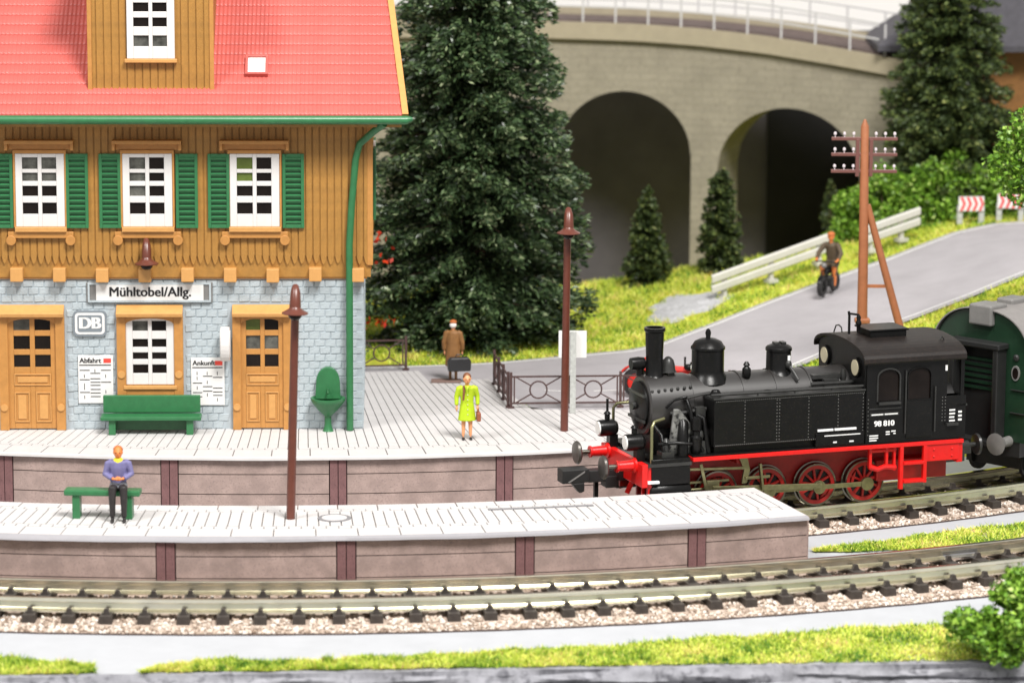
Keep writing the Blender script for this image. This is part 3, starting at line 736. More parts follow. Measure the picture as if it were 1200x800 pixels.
# dormer
dy = EY + DS*math.cos(RP); dz = EZ + DS*math.sin(RP)
b = MB(); b.box(DX0+.02, DX1-.02, dy+0.06, 4.9, dz-.6, 12.35); dorm = b.build('dormer', 'plank', house)
pd = [plank_mesh(0.165, dz+0.02, 12.3, dd, 0.02) for dd in (0.05,0.058)]
x = DX0+0.09
while x < DX1-0.05: put('plank', pd[random.randrange(2)], dorm, (x, dy+0.06, 0)); x += 0.2
for xa in (DX0-.03, DX1-.08): MB().box(xa, xa+.11, dy-.03, dy+.03, dz, 12.3).build('corner_board', 'ochre', dorm, bevel=0.01)
b = MB(); b.add([(DX0-.35,dy-.4,12.3),(DX1+.35,dy-.4,12.3),(DX1+.35,5.0,13.25),(DX0-.35,5.0,13.25),(DX0-.35,dy-.4,12.45),(DX1+.35,dy-.4,12.45),(DX1+.35,5.0,13.4),(DX0-.35,5.0,13.4)], [(0,3,2,1),(4,5,6,7),(0,1,5,4),(1,2,6,5),(2,3,7,6),(3,0,4,7)]); b.build('dormer_roof', 'roof_red', dorm)
wd = window(-6.06, -4.82, 9.86, 11.80, dy-0.02, PX, [(.165,.31),(.43,.55),(.63,.75),(.81,.95)], (0,1), parent=dorm)
MB().box(-.06,1.30,-.14,0.0,-.10,-.003).build('sill', 'ochre_light', wd, bevel=0.015)

# --- things on and in front of the station wall
sg = hthing('station_sign', 'long white station name sign in a grey frame above the ground floor window', 'sign', (-5.57,-0.02,3.70))
b = MB(); b.box(-1.66,1.66,-.05,0,-.28,.26); b.build('board', 'metal_grey', sg, bevel=0.02)
b = MB(); b.box(-1.62,1.62,-.08,-.05,.20,.25); b.box(-1.62,1.62,-.08,-.05,-.27,-.22); b.box(-1.62,-1.57,-.08,-.05,-.22,.20); b.box(1.57,1.62,-.08,-.05,-.22,.20); b.build('frame', 'block_grey', sg)
MB().box(-1.40,1.42,-.075,-.05,-.22,.22).build('plate', 'white_paint', sg)
put('lettering', text_mesh('Mühltobel/Allg.', 0.355, 'black_print', 0.010), sg, (0.02,-0.082,0.0))
dbs = hthing('railway_emblem_sign', 'small dark rectangular sign with white railway letters beside left door', 'sign', (-7.15,-0.02,2.86))
def rrect(hw, hh, r, n=5):
    P = []
    for cx, cz, a0 in ((hw-r,hh-r,0),(-hw+r,hh-r,90),(-hw+r,-hh+r,180),(hw-r,-hh+r,270)):
        for i in range(n+1): a = R(a0+90*i/n); P.append((cx+r*math.cos(a), cz+r*math.sin(a)))
    return P
MB().prism(rrect(.44,.34,.12), -.06, 0, 'xz').build('plate', 'grey_print', dbs)
MB().prism(rrect(.39,.285,.10), -.066, -.058, 'xz').build('border', 'white_paint', dbs)
MB().prism(rrect(.325,.225,.06), -.071, -.064, 'xz').build('field', 'grey_print', dbs)
put('lettering', text_mesh('DB', 0.44, 'white_paint', 0.028), dbs, (0,-0.076,0.0))
def poster(label, loc, title, w, h, seed):
    r_ = random.Random(seed); p = hthing('timetable_poster', label, 'poster', loc)
    MB().box(-w/2, w/2, -.012, 0, 0, h).build('sheet', 'white_paint', p)
    put('title', text_mesh(title, 0.185, 'black_print', 0.006, extrude=0.002, align='LEFT'), p, (-w/2+.04,-.017,h-.15))
    MB().box(w/2-.25, w/2-.05, -.016, -.012, h-.21, h-.09).build('red_mark', 'red_print', p)
    b = MB(); b.box(-w/2+.03, w/2-.05, -.015, -.012, h-.285, h-.255)
    cw = (w-.08)/3
    for c in range(3):
        z = h-.42
        x = -w/2+.04+c*cw
        while z > .1:
            if r_.random() < .55: b.box(x, x+cw*.94, -.015, -.012, z, z+.025)
            elif r_.random() < .8: b.box(x+cw*.4, x+cw*.47, -.015, -.012, z-.05, z+.04)
            z -= r_.uniform(.08,.15)
    b.build('timetable_lines', 'black_print', p)
poster('white departures timetable headed Abfahrt beside the left door', (-7.02,-0.045,0.72), 'Abfahrt', 0.92, 1.29, 1)
poster('white arrivals timetable headed Ankunft between window and right door', (-4.06,-0.045,0.66), 'Ankunft', 0.88, 1.28, 5)
ck = hthing('wall_clock', 'narrow white oval clock case edge-on to wall left of right door', 'clock', (-3.58,-0.03,2.35))
b = MB(); b.prism([(y,z) for y,z in [(-.16+.0*0,0)]] and [(-.30+.26*math.cos(t), .46*math.sin(t)) for t in np.linspace(0,2*math.pi,25)[:-1]], -.12, .12, 'yz'); b.build('case', 'white_plastic', ck, bevel=0.02)
for sx in (-1,1): MB().prism([(-.30+.20*math.cos(t), .37*math.sin(t)) for t in np.linspace(0,2*math.pi,25)[:-1]], sx*.12, sx*.135, 'yz').build('dial', 'white_paint', ck)
MB().box(-.04,.04,-.1,0.03,-.05,.05).build('bracket', 'grey_print', ck)
# green bench against the wall
bn = hthing('bench', 'long green slatted-back bench against the station wall below the window', 'bench', (-5.53,-0.55,0))
MB().box(-1.28,1.28,.18,.30,.52,.98).build('backrest', 'green_paint', bn, bevel=0.02)
MB().box(-1.32,1.32,-.32,.22,.40,.50).build('seat', 'green_paint', bn, bevel=0.02)
for x in (-1.02,1.02): MB().box(x-.09,x+.09,-.24,.20,0,.40).build('leg', 'green_paint', bn, bevel=0.01)
MB().box(-.93,.93,.06,.13,.08,.32).build('stretcher', 'green_deep', bn)
# drinking fountain
ft = hthing('drinking_fountain', 'green wall fountain with round back plate and bowl on a pedestal', 'fountain', (-0.88,-0.30,0))
P = [(-.34,.84),(.34,.84)] + [(.31*math.cos(t)*(1-.06*math.sin(t)), 1.34+.36*math.sin(t)) for t in np.linspace(0,math.pi,14)]
MB().prism(P, .08, .26, 'xz').build('back_plate', 'green_paint', ft, bevel=0.02)
b = MB().lathe([(.09,.40),(.14,.46),(.27,.58),(.37,.70),(.43,.78),(.46,.84),(.46,.90),(.40,.90),(.34,.82),(.0,.76)], 22, caps=False); b.build('bowl', 'green_paint', ft, smooth=45)
MB().lathe([(.15,0),(.12,.06),(.09,.2),(.09,.44)], 14).build('pedestal', 'green_paint', ft, smooth=45)
MB().tube([(0,.1,1.12),(0,-.06,1.10),(0,-.12,1.03)], .03, 8).build('spout', 'green_deep', ft, smooth=45)
# wall lamp
def lamp_head(parent, y, z, sc=1.0, wall=False):
    b = MB(); b.tube([(0,y+.34,z-.30),(0,y+.33,z+.0),(0,y+.24,z+.36),(0.01,y+.10,z+.54),(0.02,y+.0,z+.44),(0.02,y-.03,z+.1)], [.075*sc,.085*sc,.10*sc,.085*sc,.11*sc,.13*sc], 10); n = b.build('neck', 'lamp_brown', parent, smooth=60)
    b = MB().lathe([(.10,.16),(.14,.08),(.20,.03),(.31,-.03),(.31,-.05),(.20,-.03),(.0,-.02)], 20, (0.02,y-.04,z), caps=False); b.build('shade', 'lamp_brown', parent, smooth=50)
    MB().ball((0.02,y-.04,z-.09), (.16,.16,.12), 14, 8).build('bulb', 'pane_dark', parent, smooth=80)
wl = hthing('wall_lamp', 'brown hooded wall lamp on planks below the middle upper window', 'lamp', (-5.62,-0.52,4.52))
lamp_head(wl, 0.0, 0.05)
MB().box(-.12,.12,.30,.36,-.15,.35).build('wall_plate', 'lamp_brown', wl)

# ------------------------------------------------------------------ viaduct and what lies behind
def vx_y(x): return 31.5 - max(0.0, x-1.0)**2/40.0
def v_top(x): return float(np.interp(x, [-20,1.3,4.4,6.6,8.8,11.0,13.5,16], [7.62,7.60,7.54,7.43,7.25,6.98,6.65,6.3]))  # underside of the cornice
V_ARCH = [(-7.85,2.32),(-2.05,2.32),(3.93,2.36),(9.62,2.42)]; V_CROWN = -1.80; V_D = 3.1; V_BASE = -4.0
def v_soffit(x):
    for c, hw in V_ARCH:
        if abs(x-c) < hw:
            zc = v_top(c) + V_CROWN; return zc - hw*0.98 + 0.98*math.sqrt(max(0, hw*hw-(x-c)**2))
    return None
def vn(x):
    d = 0.01; t = Vector((2*d, vx_y(x+d)-vx_y(x-d), 0)).normalized(); return Vector((-t.y, t.x, 0))
def vpt(x, off, z): n_ = vn(x); return (x + n_.x*off, vx_y(x) + n_.y*off, z)
via = thing('viaduct', 'curved stone railway viaduct with round arches and railing in the background', 'viaduct', (2, 31.5, V_BASE))
def vbuild(mb, name, m, parent=None, **k):
    me = mb.mesh(name, m, **k); me.transform(Matrix.Translation((-2,-31.5,-V_BASE))); return put(name, me, parent or via)
mb = MB(); mb.cm = 0; xs_v = list(np.arange(-13.0, 14.01, 0.1))
extra = [c+s*hw*f for c,hw in V_ARCH for s in (-1,1) for f in (0.9999,)]
xs_v = sorted(xs_v + extra)
for a, b_ in zip(xs_v[:-1], xs_v[1:]):
    m_ = (a+b_)/2; inside = v_soffit(m_) is not None
    za = v_soffit(a) if inside else V_BASE; zb = v_soffit(b_) if inside else V_BASE
    if inside:
        if za is None: za = v_soffit(a+1e-3*(1 if b_>a else -1)) or V_BASE
        if zb is None: zb = v_soffit(b_-1e-3) or V_BASE
    ta, tb = v_top(a), v_top(b_)
    q = [vpt(a,0,za),vpt(b_,0,zb),vpt(b_,0,tb),vpt(a,0,ta),vpt(a,V_D,za),vpt(b_,V_D,zb),vpt(b_,V_D,tb),vpt(a,V_D,ta)]
    mb.add(q, [(0,1,2,3),(5,4,7,6),(3,2,6,7)] + ([(4,5,1,0)] if inside else []))
for c, hw in V_ARCH:
    for s in (-1,1):
        x = c+s*hw; zs = v_top(c)+V_CROWN-hw*0.98
        mb.add([vpt(x,0,V_BASE),vpt(x,V_D,V_BASE),vpt(x,V_D,zs+.05),vpt(x,0,zs+.05)], [(0,1,2,3) if s < 0 else (3,2,1,0)])
mb.add([vpt(14.0,0,V_BASE),vpt(14.0,V_D,V_BASE),vpt(14.0,V_D,v_top(14.0)),vpt(14.0,0,v_top(14.0))], [(0,1,2,3)])
vbuild(mb, 'arcade', 'viaduct_stone', fix=False)
def v_ribbon(prof, name, m, x0=-13, x1=14.0, step=0.4, parent=None):
    mb = MB(); vs = []; fs = []; X = np.arange(x0, x1+.01, step); k = len(prof)
    for x in X:
        for off, dz in prof: vs.append(vpt(x, off, v_top(x)+dz))
    for i in range(len(X)-1):
        for j in range(k): fs.append((i*k+j, i*k+(j+1)%k, (i+1)*k+(j+1)%k, (i+1)*k+j))
    fs += [tuple(range(k)), tuple(range((len(X)-1)*k, len(X)*k))]
    mb.add(vs, fs); return vbuild(mb, name, m, parent)
v_ribbon([(-.22,.0),(V_D+.22,.0),(V_D+.22,.50),(-.22,.50)], 'cornice', 'viaduct_band')
v_ribbon([(.25,.502),(V_D-.25,.502),(V_D-.25,.62),(.25,.62)], 'track_bed', 'deck_dark')
v_ribbon([(V_D-.12,.502),(V_D+.1,.502),(V_D+.1,.86),(V_D-.12,.86)], 'rear_parapet', 'viaduct_band')
v_ribbon([(-.20,.502),(-.06,.502),(-.06,.60),(-.20,.60)], 'kerb', 'viaduct_band')
for off in (-.13, V_D+.0):
    x = -12.5
    while x < 12.9:
        n_ = vpt(x, off, v_top(x)+.5); mb = MB(); mb.box(n_[0]-.035,n_[0]+.035,n_[1]-.035,n_[1]+.035,n_[2]+(.1 if off<0 else .36),n_[2]+1.2); vbuild(mb, 'railing_post', 'rail_grey'); x += 1.15
    for dz in (1.15, 1.68): v_ribbon([(off-.03,dz-.03),(off+.03,dz-.03),(off+.03,dz+.03),(off-.03,dz+.03)], 'railing_bar', 'rail_grey', x1=12.8)
MB().box(-26,9.45,37.2,37.8,-5,7.5).build('rock_wall', 'rock_wall'); tag(bpy.data.objects['rock_wall'], kind='structure')
MB().box(9.45,22,36.9,37.5,-5,7.4).build('arch_dark_panel', 'arch_dark_panel'); tag(bpy.data.objects['arch_dark_panel'], kind='structure')  # near-black panel added: darkness beyond the right arch put into its colour
MB().box(-60,60,60,60.5,-8,40).build('backdrop', 'backdrop_white'); tag(bpy.data.objects['backdrop'], kind='structure')
# far house with slate roof at the right
fh = thing('far_house', 'timber house with dark slate roof partly hidden behind the far spruce', 'house', (15.9, 28.4, 2.0))
MB().box(.55,5.6,0.1,2.8,0,5.6).build('wall', 'far_timber', fh)
b = MB(); e0, e1, yc = -3.45, 6.2, 1.4
b.add([(e0,-.9,5.55),(e1,-.9,5.55),(e1,yc,8.6),(e0+4.2,yc,8.6),(e0,3.7,5.55),(e1,3.7,5.55),(e0,-.9,5.75),(e1,-.9,5.75),(e1,yc,8.85),(e0+4.2,yc,8.85),(e0,3.7,5.75),(e1,3.7,5.75)],
      [(0,1,2,3),(3,2,5,4),(0,3,4),(6,7,8,9),(9,8,11,10),(6,9,10),(0,1,7,6),(1,2,8,7),(2,5,11,8),(5,4,10,11),(4,0,6,10)]); b.build('roof', 'slate', fh)

# ------------------------------------------------------------------ foliage
def leaves(P, D, L, Wd, r_, fold=0.35):
    """one small folded leaf (2 triangles pairs as a quad strip) per point, pointing along D"""
    n = len(P); D = D/np.linalg.norm(D, axis=1, keepdims=True)
    U = r_.normal(size=(n,3)); U -= D*(U*D).sum(1, keepdims=True); U /= np.linalg.norm(U, axis=1, keepdims=True); Nn = np.cross(D, U)
    l = L[:,None]; w_ = Wd[:,None]
    a = P - D*l*0.5; c = P + D*l*0.5 + Nn*l*0.15*fold; b = P + U*w_*0.5 + Nn*w_*fold*0.4; d = P - U*w_*0.5 + Nn*w_*fold*0.4
    V = np.stack([a,b,c,d],1).reshape(-1,3); F = np.arange(4*n).reshape(n,4); return V, F
def spruce(label, loc, height, rfun, nbr, nleaf, leafL, leafW, m, seed, group=None, z0=0.3, name='spruce_tree', tier=0.8):
    r_ = np.random.default_rng(seed); t = thing(name, label, 'tree', loc, 0, group)
    MB().tube([(0,0,-.3),(0,0,height*.4),(0,0,height*.97)], [height*.022,height*.014,.02], 10).build('trunk', 'bark', t, smooth=60)
    tiers = max(7, int(height/tier)); tz = z0 + (height-z0)*(np.arange(tiers)+.3)/tiers; ti = r_.integers(0, tiers, nbr)
    zb = tz[ti] + r_.normal(size=nbr)*tier*.24; zb = np.clip(zb, z0*.5, height*.985); az = r_.uniform(0, 2*np.pi, nbr); ln = np.array([rfun(z) for z in zb])*r_.uniform(0.70,1.10,nbr)
    wt = ln**1.5 + .05; wt /= wt.sum(); bi = r_.choice(nbr, nleaf, p=wt)
    s = r_.beta(1.7, 1.15, nleaf); lb_ = ln[bi]; a = az[bi]
    out = np.c_[np.cos(a), np.sin(a), np.zeros(nleaf)]; side = np.c_[-np.sin(a), np.cos(a), np.zeros(nleaf)]
    spread = 0.05 + 0.30*lb_*np.clip(1.02-s,0,1)**0.75*np.clip(s*2.2,0,1)
    off = r_.normal(size=nleaf)*spread*.62
    P = out*(lb_*s)[:,None] + side*off[:,None]
    P[:,2] = zb[bi] - 0.10*lb_*s - 0.24*lb_*s**2 + 0.13*lb_*s**4 - np.abs(off)*.22 + r_.normal(size=nleaf)*(0.035+0.022*lb_)
    keep = P[:,2] > 0.02; P = P[keep]; s = s[keep]; out = out[keep]; side = side[keep]; off = off[keep]; n = len(P)
    D = out*r_.uniform(0.5,1.3,n)[:,None] + side*(np.sign(off)*r_.uniform(.1,1.0,n))[:,None]; D[:,2] += r_.normal(size=n)*0.40 - .05
    V, F = leaves(P, D, r_.uniform(.6,1.3,n)*leafL, r_.uniform(.6,1.3,n)*leafW, r_)
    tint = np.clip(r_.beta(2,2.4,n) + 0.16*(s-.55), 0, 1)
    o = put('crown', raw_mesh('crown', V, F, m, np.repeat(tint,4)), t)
    b = MB(); kk = r_.choice(nbr, min(nbr,160), replace=False)
    for i in kk:
        u = (math.cos(az[i]), math.sin(az[i])); l = ln[i]*.85
        b.tube([(0,0,zb[i]), (u[0]*l*.5,u[1]*l*.5,zb[i]-.11*l), (u[0]*l,u[1]*l,zb[i]-.13*l)], [.035,.022,.008], 5)
    b.build('branches', 'bark', t)['kind'] = 'stuff'
    return t
big = lambda z: float(np.interp(z, [0,.7,2,4,6,8,10.5,13,16,18], [2.6,3.1,3.5,3.5,3.35,2.9,2.35,1.65,.7,.05]))
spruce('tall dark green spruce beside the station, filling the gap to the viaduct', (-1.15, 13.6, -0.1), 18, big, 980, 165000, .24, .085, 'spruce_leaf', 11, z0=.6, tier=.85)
spruce('far spruce tree standing above the shrubs at the upper right', (14.75, 26.0, 2.2), 11.2, lambda z: float(np.interp(z,[0,1.5,4,7.4,11.2],[2.2,2.5,2.3,1.6,.03])), 560, 70000, .20, .085, 'far_spruce_leaf', 12, z0=1.3)
sm = lambda h, r0: (lambda z: float(np.interp(z,[0,.25*h,.6*h,.85*h,h],[r0,r0*.82,r0*.5,r0*.28,.02])))
spruce('small slender spruce in front of the left viaduct arch', (4.45, 22.4, hill(4.45,22.4)-.15), 3.45, sm(3.45,1.08), 260, 13000, .16, .08, 'far_spruce_leaf', 13, 'small spruces by the viaduct', z0=.15, tier=.36)
spruce('small blunt-topped spruce in front of the viaduct pier', (6.85, 22.5, hill(6.85,22.5)-.15), 3.55, lambda z: float(np.interp(z,[0,1,2.2,3.2,3.55],[.88,.75,.62,.42,.15])), 260, 13000, .16, .08, 'far_spruce_leaf', 14, 'small spruces by the viaduct', z0=.15, tier=.36)
spruce('faint small spruce in the dark right viaduct arch', (11.0, 28.0, -.3), 3.4, sm(3.4,.8), 90, 4500, .16, .08, 'far_spruce_leaf', 15, 'small spruces by the viaduct', z0=.15, tier=.36)
def leafy(name, label, cat, loc, clumps, nleaf, leafL, leafW, m, seed, trunk=None, group=None, extra=None):
    """crown as many leaves on the shells of overlapping clumps"""
    r_ = np.random.default_rng(seed); t = thing(name, label, cat, loc, 0, group)
    C = np.array([c[:3] for c in clumps]); S = np.array([c[3] for c in clumps]); wt = S**2; wt = wt/wt.sum(); k = r_.choice(len(S), nleaf, p=wt)
    d = r_.normal(size=(nleaf,3)); d /= np.linalg.norm(d,axis=1,keepdims=True)
    rad = S[k]*np.clip(1.0 - np.abs(r_.normal(size=nleaf))*0.28, .1, 1.1)*(1+0.22*np.sin(5*d[:,0]+3*k)*np.sin(5*d[:,2]+k))
    P = C[k] + d*rad[:,None]*np.array([1,1,.9]); P = P[P[:,2] > 0.02]; n = len(P); d = d[:n]
    D = r_.normal(size=(n,3)); D[:,2] *= .7; D += d*.6
    V, F = leaves(P, D, r_.uniform(.55,1.35,n)*leafL, r_.uniform(.55,1.35,n)*leafW, r_, 0.8)
    put('foliage', raw_mesh('foliage', V, F, m, np.repeat(np.clip(r_.beta(2,2,n),0,1),4)), t)
    b = MB()
    base = trunk or (0,0)
    for c in clumps: b.tube([(base[0],base[1],0), (c[0]*.5+base[0]*.5,c[1]*.5+base[1]*.5,c[2]*.55), (c[0],c[1],c[2])], [.07 if not trunk else .14,.045,.015], 6)
    b.build('stems' if not trunk else 'trunk', 'bark', t, smooth=60)
    return t
def clump_set(seed, n, rx, ry, z0, z1, r0, r1):
    q = random.Random(seed); out = []
    for i in range(n):
        a = q.uniform(0,6.28); f = math.sqrt(q.random()); out.append((rx*f*math.cos(a), ry*f*math.sin(a), q.uniform(z0,z1)*(1-.45*f), q.uniform(r0,r1)))
    return out
leafy('leafy_bush', 'bright green leafy bush growing at the board edge in the foreground', 'bush', (11.1,-17.7,GZ), clump_set(3,40,1.75,.9,.3,2.15,.22,.42), 8200, .16, .09, 'bush_leaf', 21)
cl = [(-1.5,0,3.7,.55),(-1.2,.1,4.4,.6),(-1.0,0,3.1,.55),(-.6,0,4.9,.7),(-.5,0,3.9,.8),(-.3,.1,2.65,.55),(.3,0,3.3,.9),(.3,0,4.8,.9),(.35,0,2.0,.65),(1,0,4,1),(1.1,0,2.6,.9),(1.2,0,5.3,.8),(.0,0,5.7,.6),(-.45,-.3,.95,.28),(-.15,-.2,.7,.30)]
leafy('leafy_tree', 'fresh green broad-leaved tree cut off by the right picture edge', 'tree', (15.35,6.6,2.0), [(c[0],c[1],c[2]+.55,c[3]) for c in cl], 9000, .17, .105, 'bright_leaf', 22, trunk=(1.0,1.2))
shr = [((12.5,23.8),1.2,2.3,'green shrub nearest the guard rail end behind the telegraph pole'),((13.75,24.25),1.45,3.0,'tallest rounded green shrub below the far spruce'),((15.15,24.35),1.3,2.5,'green shrub behind the left chevron board'),((16.8,24.4),1.4,2.5,'green shrub behind the right chevron board'),((11.6,24.5),1.2,2.6,'yellowish green shrub beside the dark viaduct arch')]
for i, ((x,y),rx,h,lab) in enumerate(shr):
    leafy('shrub', lab, 'shrub', (x,y,hill(x,y)-.05), clump_set(40+i,24,rx*.8,rx*.38,.3,h,.34,.58), 7500, .15, .085, 'bright_leaf', 30+i, group='shrubs behind the road')
leafy('flowering_shrub', 'shrub with small red flowers half hidden behind the station corner', 'shrub', (-5.0,10.6,-.05), clump_set(60,12,.8,.7,.4,2.6,.3,.5), 2600, .15, .08, 'spruce_leaf', 41)
q = bpy.data.objects['flowering_shrub']
r_ = np.random.default_rng(77); n = 90; P = np.c_[r_.uniform(-.9,1.6,n), r_.uniform(-.9,.3,n), r_.choice([1.0,1.25,2.9,3.6],n)+r_.normal(size=n)*.12]
V, F = leaves(P, r_.normal(size=(n,3)), np.full(n,.2), np.full(n,.12), r_); put('red_flowers', raw_mesh('red_flowers', V, F, 'red_leaf', np.repeat(r_.random(n),4)), q)['kind'] = 'stuff'

# static grass: countless fibres
def grass(name, label, P, h, wd, seed, m='grass_leaf'):
    r_ = np.random.default_rng(seed); n = len(P); az = r_.uniform(0,6.28,n); lean = r_.normal(size=(n,2))*.85*h
    H_ = h*np.clip(r_.gamma(4,.2,n),.2,1.6)*(.7+.5*np.sin(P[:,0]*5.3+2*np.sin(P[:,1]*4.1))**2); s = np.c_[np.cos(az),np.sin(az),np.zeros(n)]*wd*.5
    top = P + np.c_[lean, H_]; V = np.stack([P-s, P+s, top],1).reshape(-1,3); F = np.arange(3*n).reshape(n,3)
    tc_n = max(8, n//2200); tcx = P[r_.integers(0,n,tc_n)]; dmin = np.full(n, 9.0)
    for c in tcx: dmin = np.minimum(dmin, np.hypot(P[:,0]-c[0], P[:,1]-c[1]))
    tuft = dmin < .09
    top[tuft] += np.c_[np.zeros(tuft.sum()), np.zeros(tuft.sum()), H_[tuft]*.5]; V = np.stack([P-s, P+s, top],1).reshape(-1,3)
    base = np.where(tuft, -.12, .44) + 0.30*np.sin(P[:,0]*1.9+P[:,1]*.7)*np.sin(P[:,1]*2.3-P[:,0]*.6)
    o = put(name, raw_mesh(name, V, F, m, np.repeat(np.clip(base + r_.normal(size=n)*.30,0,1),3))); tag(o, label, 'grass', kind='stuff'); return o
def strip_points(n, x0, x1, f_lo, f_hi, seed, zf):
    r_ = np.random.default_rng(seed); x = r_.uniform(x0,x1,n); lo = np.array([f_lo(a) for a in x]); hi = np.array([f_hi(a) for a in x])
    ok = hi > lo; x, lo, hi = x[ok], lo[ok], hi[ok]; y = lo + (hi-lo)*r_.random(len(x)); return np.c_[x, y, np.array([zf(a,b) for a,b in zip(x,y)])]
wob = lambda x, s: .12*math.sin(1.7*x+s)+.09*math.sin(4.1*x+2*s)+.05*math.sin(9.3*x+s)
fr_hi = lambda x: np.interp(x,[-11,-8.9,-8.75,-8.0,-7.4,-6,-4.6,-4.0,-2,1,4,7,9.5,14],[-18.2,-18.6,-19.6,-19.6,-18.75,-18.15,-18.35,-18.3,-17.75,-17.2,-16.35,-15.5,-14.9,-13.5]) + wob(x,1)*.7
fr_lo = lambda x: edge_line(x)+.16+abs(wob(x,3))*.4
P = strip_points(110000,-16,16,fr_lo,fr_hi,5,lambda a,b: GZ+.03)
grass('grass_strip','yellow green grass strip along the front edge of the board',P,.085,.036,6)
mid_hi = lambda x: np.interp(x,[7.4,8.5,10,12,14,18],[-8.05,-7.35,-6.55,-5.4,-4.3,-2.2]) + wob(x,2)*.5
mid_lo = lambda x: np.interp(x,[7.4,8.5,10,12,14,18],[-8.1,-8.05,-7.9,-7.35,-6.4,-4.4]) + wob(x,4)*.3
P = strip_points(20000,7.4,17,mid_lo,mid_hi,7,lambda a,b: GZ+.03)
grass('grass_patch','yellow green grass wedge between the two railway tracks',P,.085,.036,8)
# verge behind the road and bank in front of it, outside road, gravel and platform
r_ = np.random.default_rng(9)
def inside_road(x, y):
    i = np.argmin((FE[:,0]+NE[:,0]-2*x)**2*.25 + 0*(FE[:,1]))
    return False
FEp, NEp = FE, NE
quad = np.vstack([FE - (NE-FE)*0.03, (NE + (NE-FE)*0.03)[::-1]])
def in_poly(x, y, Q):
    c = np.zeros(len(x), bool); j = len(Q)-1
    for i in range(len(Q)):
        xi, yi, xj, yj = Q[i,0], Q[i,1], Q[j,0], Q[j,1]
        c ^= ((yi > y) != (yj > y)) & (x < (xj-xi)*(y-yi)/((yj-yi) if yj != yi else 1e-9) + xi); j = i
    return c
n = 230000; x = r_.uniform(-12,18.5,n); y = r_.uniform(-1,26.5,n)
rr = np.hypot(x-CX,y-CY); an = np.degrees(np.arctan2(x-CX,CY-y))
gq = ((x-5.5-.2*(y-17.7))/1.15)**2 + ((y-17.7)/1.75)**2
hx = (x > -15.4) & (x < -3.6) & (y < 10.2)
ok = ~in_poly(x,y,quad) & (gq > 1+.3*np.sin(5*x+4*y)) & ~hx & ~((an < 23.6) & (rr > 22.9) & ((an < 15.6) | (rr*np.cos(np.radians(an)) > 28.0)))
ok &= (rr < 33.5)
x, y = x[ok], y[ok]; P = np.c_[x, y, [hill(a,b)-.01 for a,b in zip(x,y)]]
grass('grass_verge','yellow green grass covering the verge and slopes along the road',P,.13,.045,10)

# ------------------------------------------------------------------ steam engine (x towards its rear, y away from the viewer, z above rail)
lo = thing('steam_locomotive', 'black tank steam engine with red frame and wheels at the platform', 'locomotive', (6.10,-5.11,RAILZ), R(19.5))
def LB(mb, name, m, parent=lo, smooth=None, bevel=0.0): return mb.build(name, m, parent, smooth=smooth, bevel=bevel)
# underframe
LB(MB().box(-2.25,5.12,-1.45,1.45,1.50,1.60), 'running_board', 'loco_red', bevel=0.012)
LB(MB().box(-2.24,5.0,-1.40,1.40,1.602,1.64), 'deck_plate', 'loco_black')
LB(MB().box(-3.42,-2.27,-1.40,1.40,1.42,1.50), 'front_platform', 'loco_grey')
bf = LB(MB().box(-3.58,-3.43,-1.42,1.42,0.92,1.51), 'buffer_beam', 'loco_red', bevel=0.02)
for y in (-.92,.92):
    b = MB().lathe([(.20,-3.58),(.20,-3.63),(.14,-3.66),(.12,-4.02),(.15,-4.04),(.15,-4.08)],16,(0,y,1.40),'x'); bu = LB(b,'buffer','loco_red',smooth=40)
    LB(MB().lathe([(.06,-4.08),(.06,-4.34)],12,(0,y,1.40),'x'),'plunger','tyre_steel',bu,40)
    LB(MB().lathe([(.10,-4.30),(.27,-4.36),(.30,-4.40),(.27,-4.45),(.12,-4.47)],20,(0,y,1.40),'x'),'buffer_head','buffer_steel',bu,35)
for y in (-1.0,1.0):
    b = MB(); b.prism([(-3.43,.92),(-3.43,.45),(-3.2,.38),(-2.6,1.0),(-2.3,1.40),(-3.43,1.40)],y-.04,y+.04,'xz'); LB(b,'guard_plate','loco_red',bevel=.01)
b = MB(); b.bar((-3.5,0.55,.92),(-3.62,.5,.62),.1,.12); b.bar((-3.5,-0.55,.92),(-3.62,-.5,.62),.1,.12); LB(b,'rail_guard','loco_red')
b = MB(); b.box(-4.5,-3.4,-.16,.16,.86,1.16); b.box(-5.2,-4.5,-.20,.20,.88,1.22); b.prism([(-4.95,.88),(-4.62,.88),(-4.62,.66),(-4.74,.62)],-.20,.02,'xz'); b.box(-4.05,-3.75,-.2,.2,.70,1.0)
cp = LB(b,'coupling','coach_black',bevel=0.02); LB(MB().box(-4.30,-4.20,-.05,.05,.30,.88),'uncoupling_pin','loco_black',cp)
LB(MB().prism([(-5.02,.90),(-4.62,1.14),(-4.62,1.18),(-5.06,.92)],-.215,-.20,'xz'),'hook_edge','metal_grey',cp)
for y in (-.58,.58): LB(MB().box(-3.4,4.95,y-.04,y+.04,.55,1.50),'frame_plate','loco_darkred')
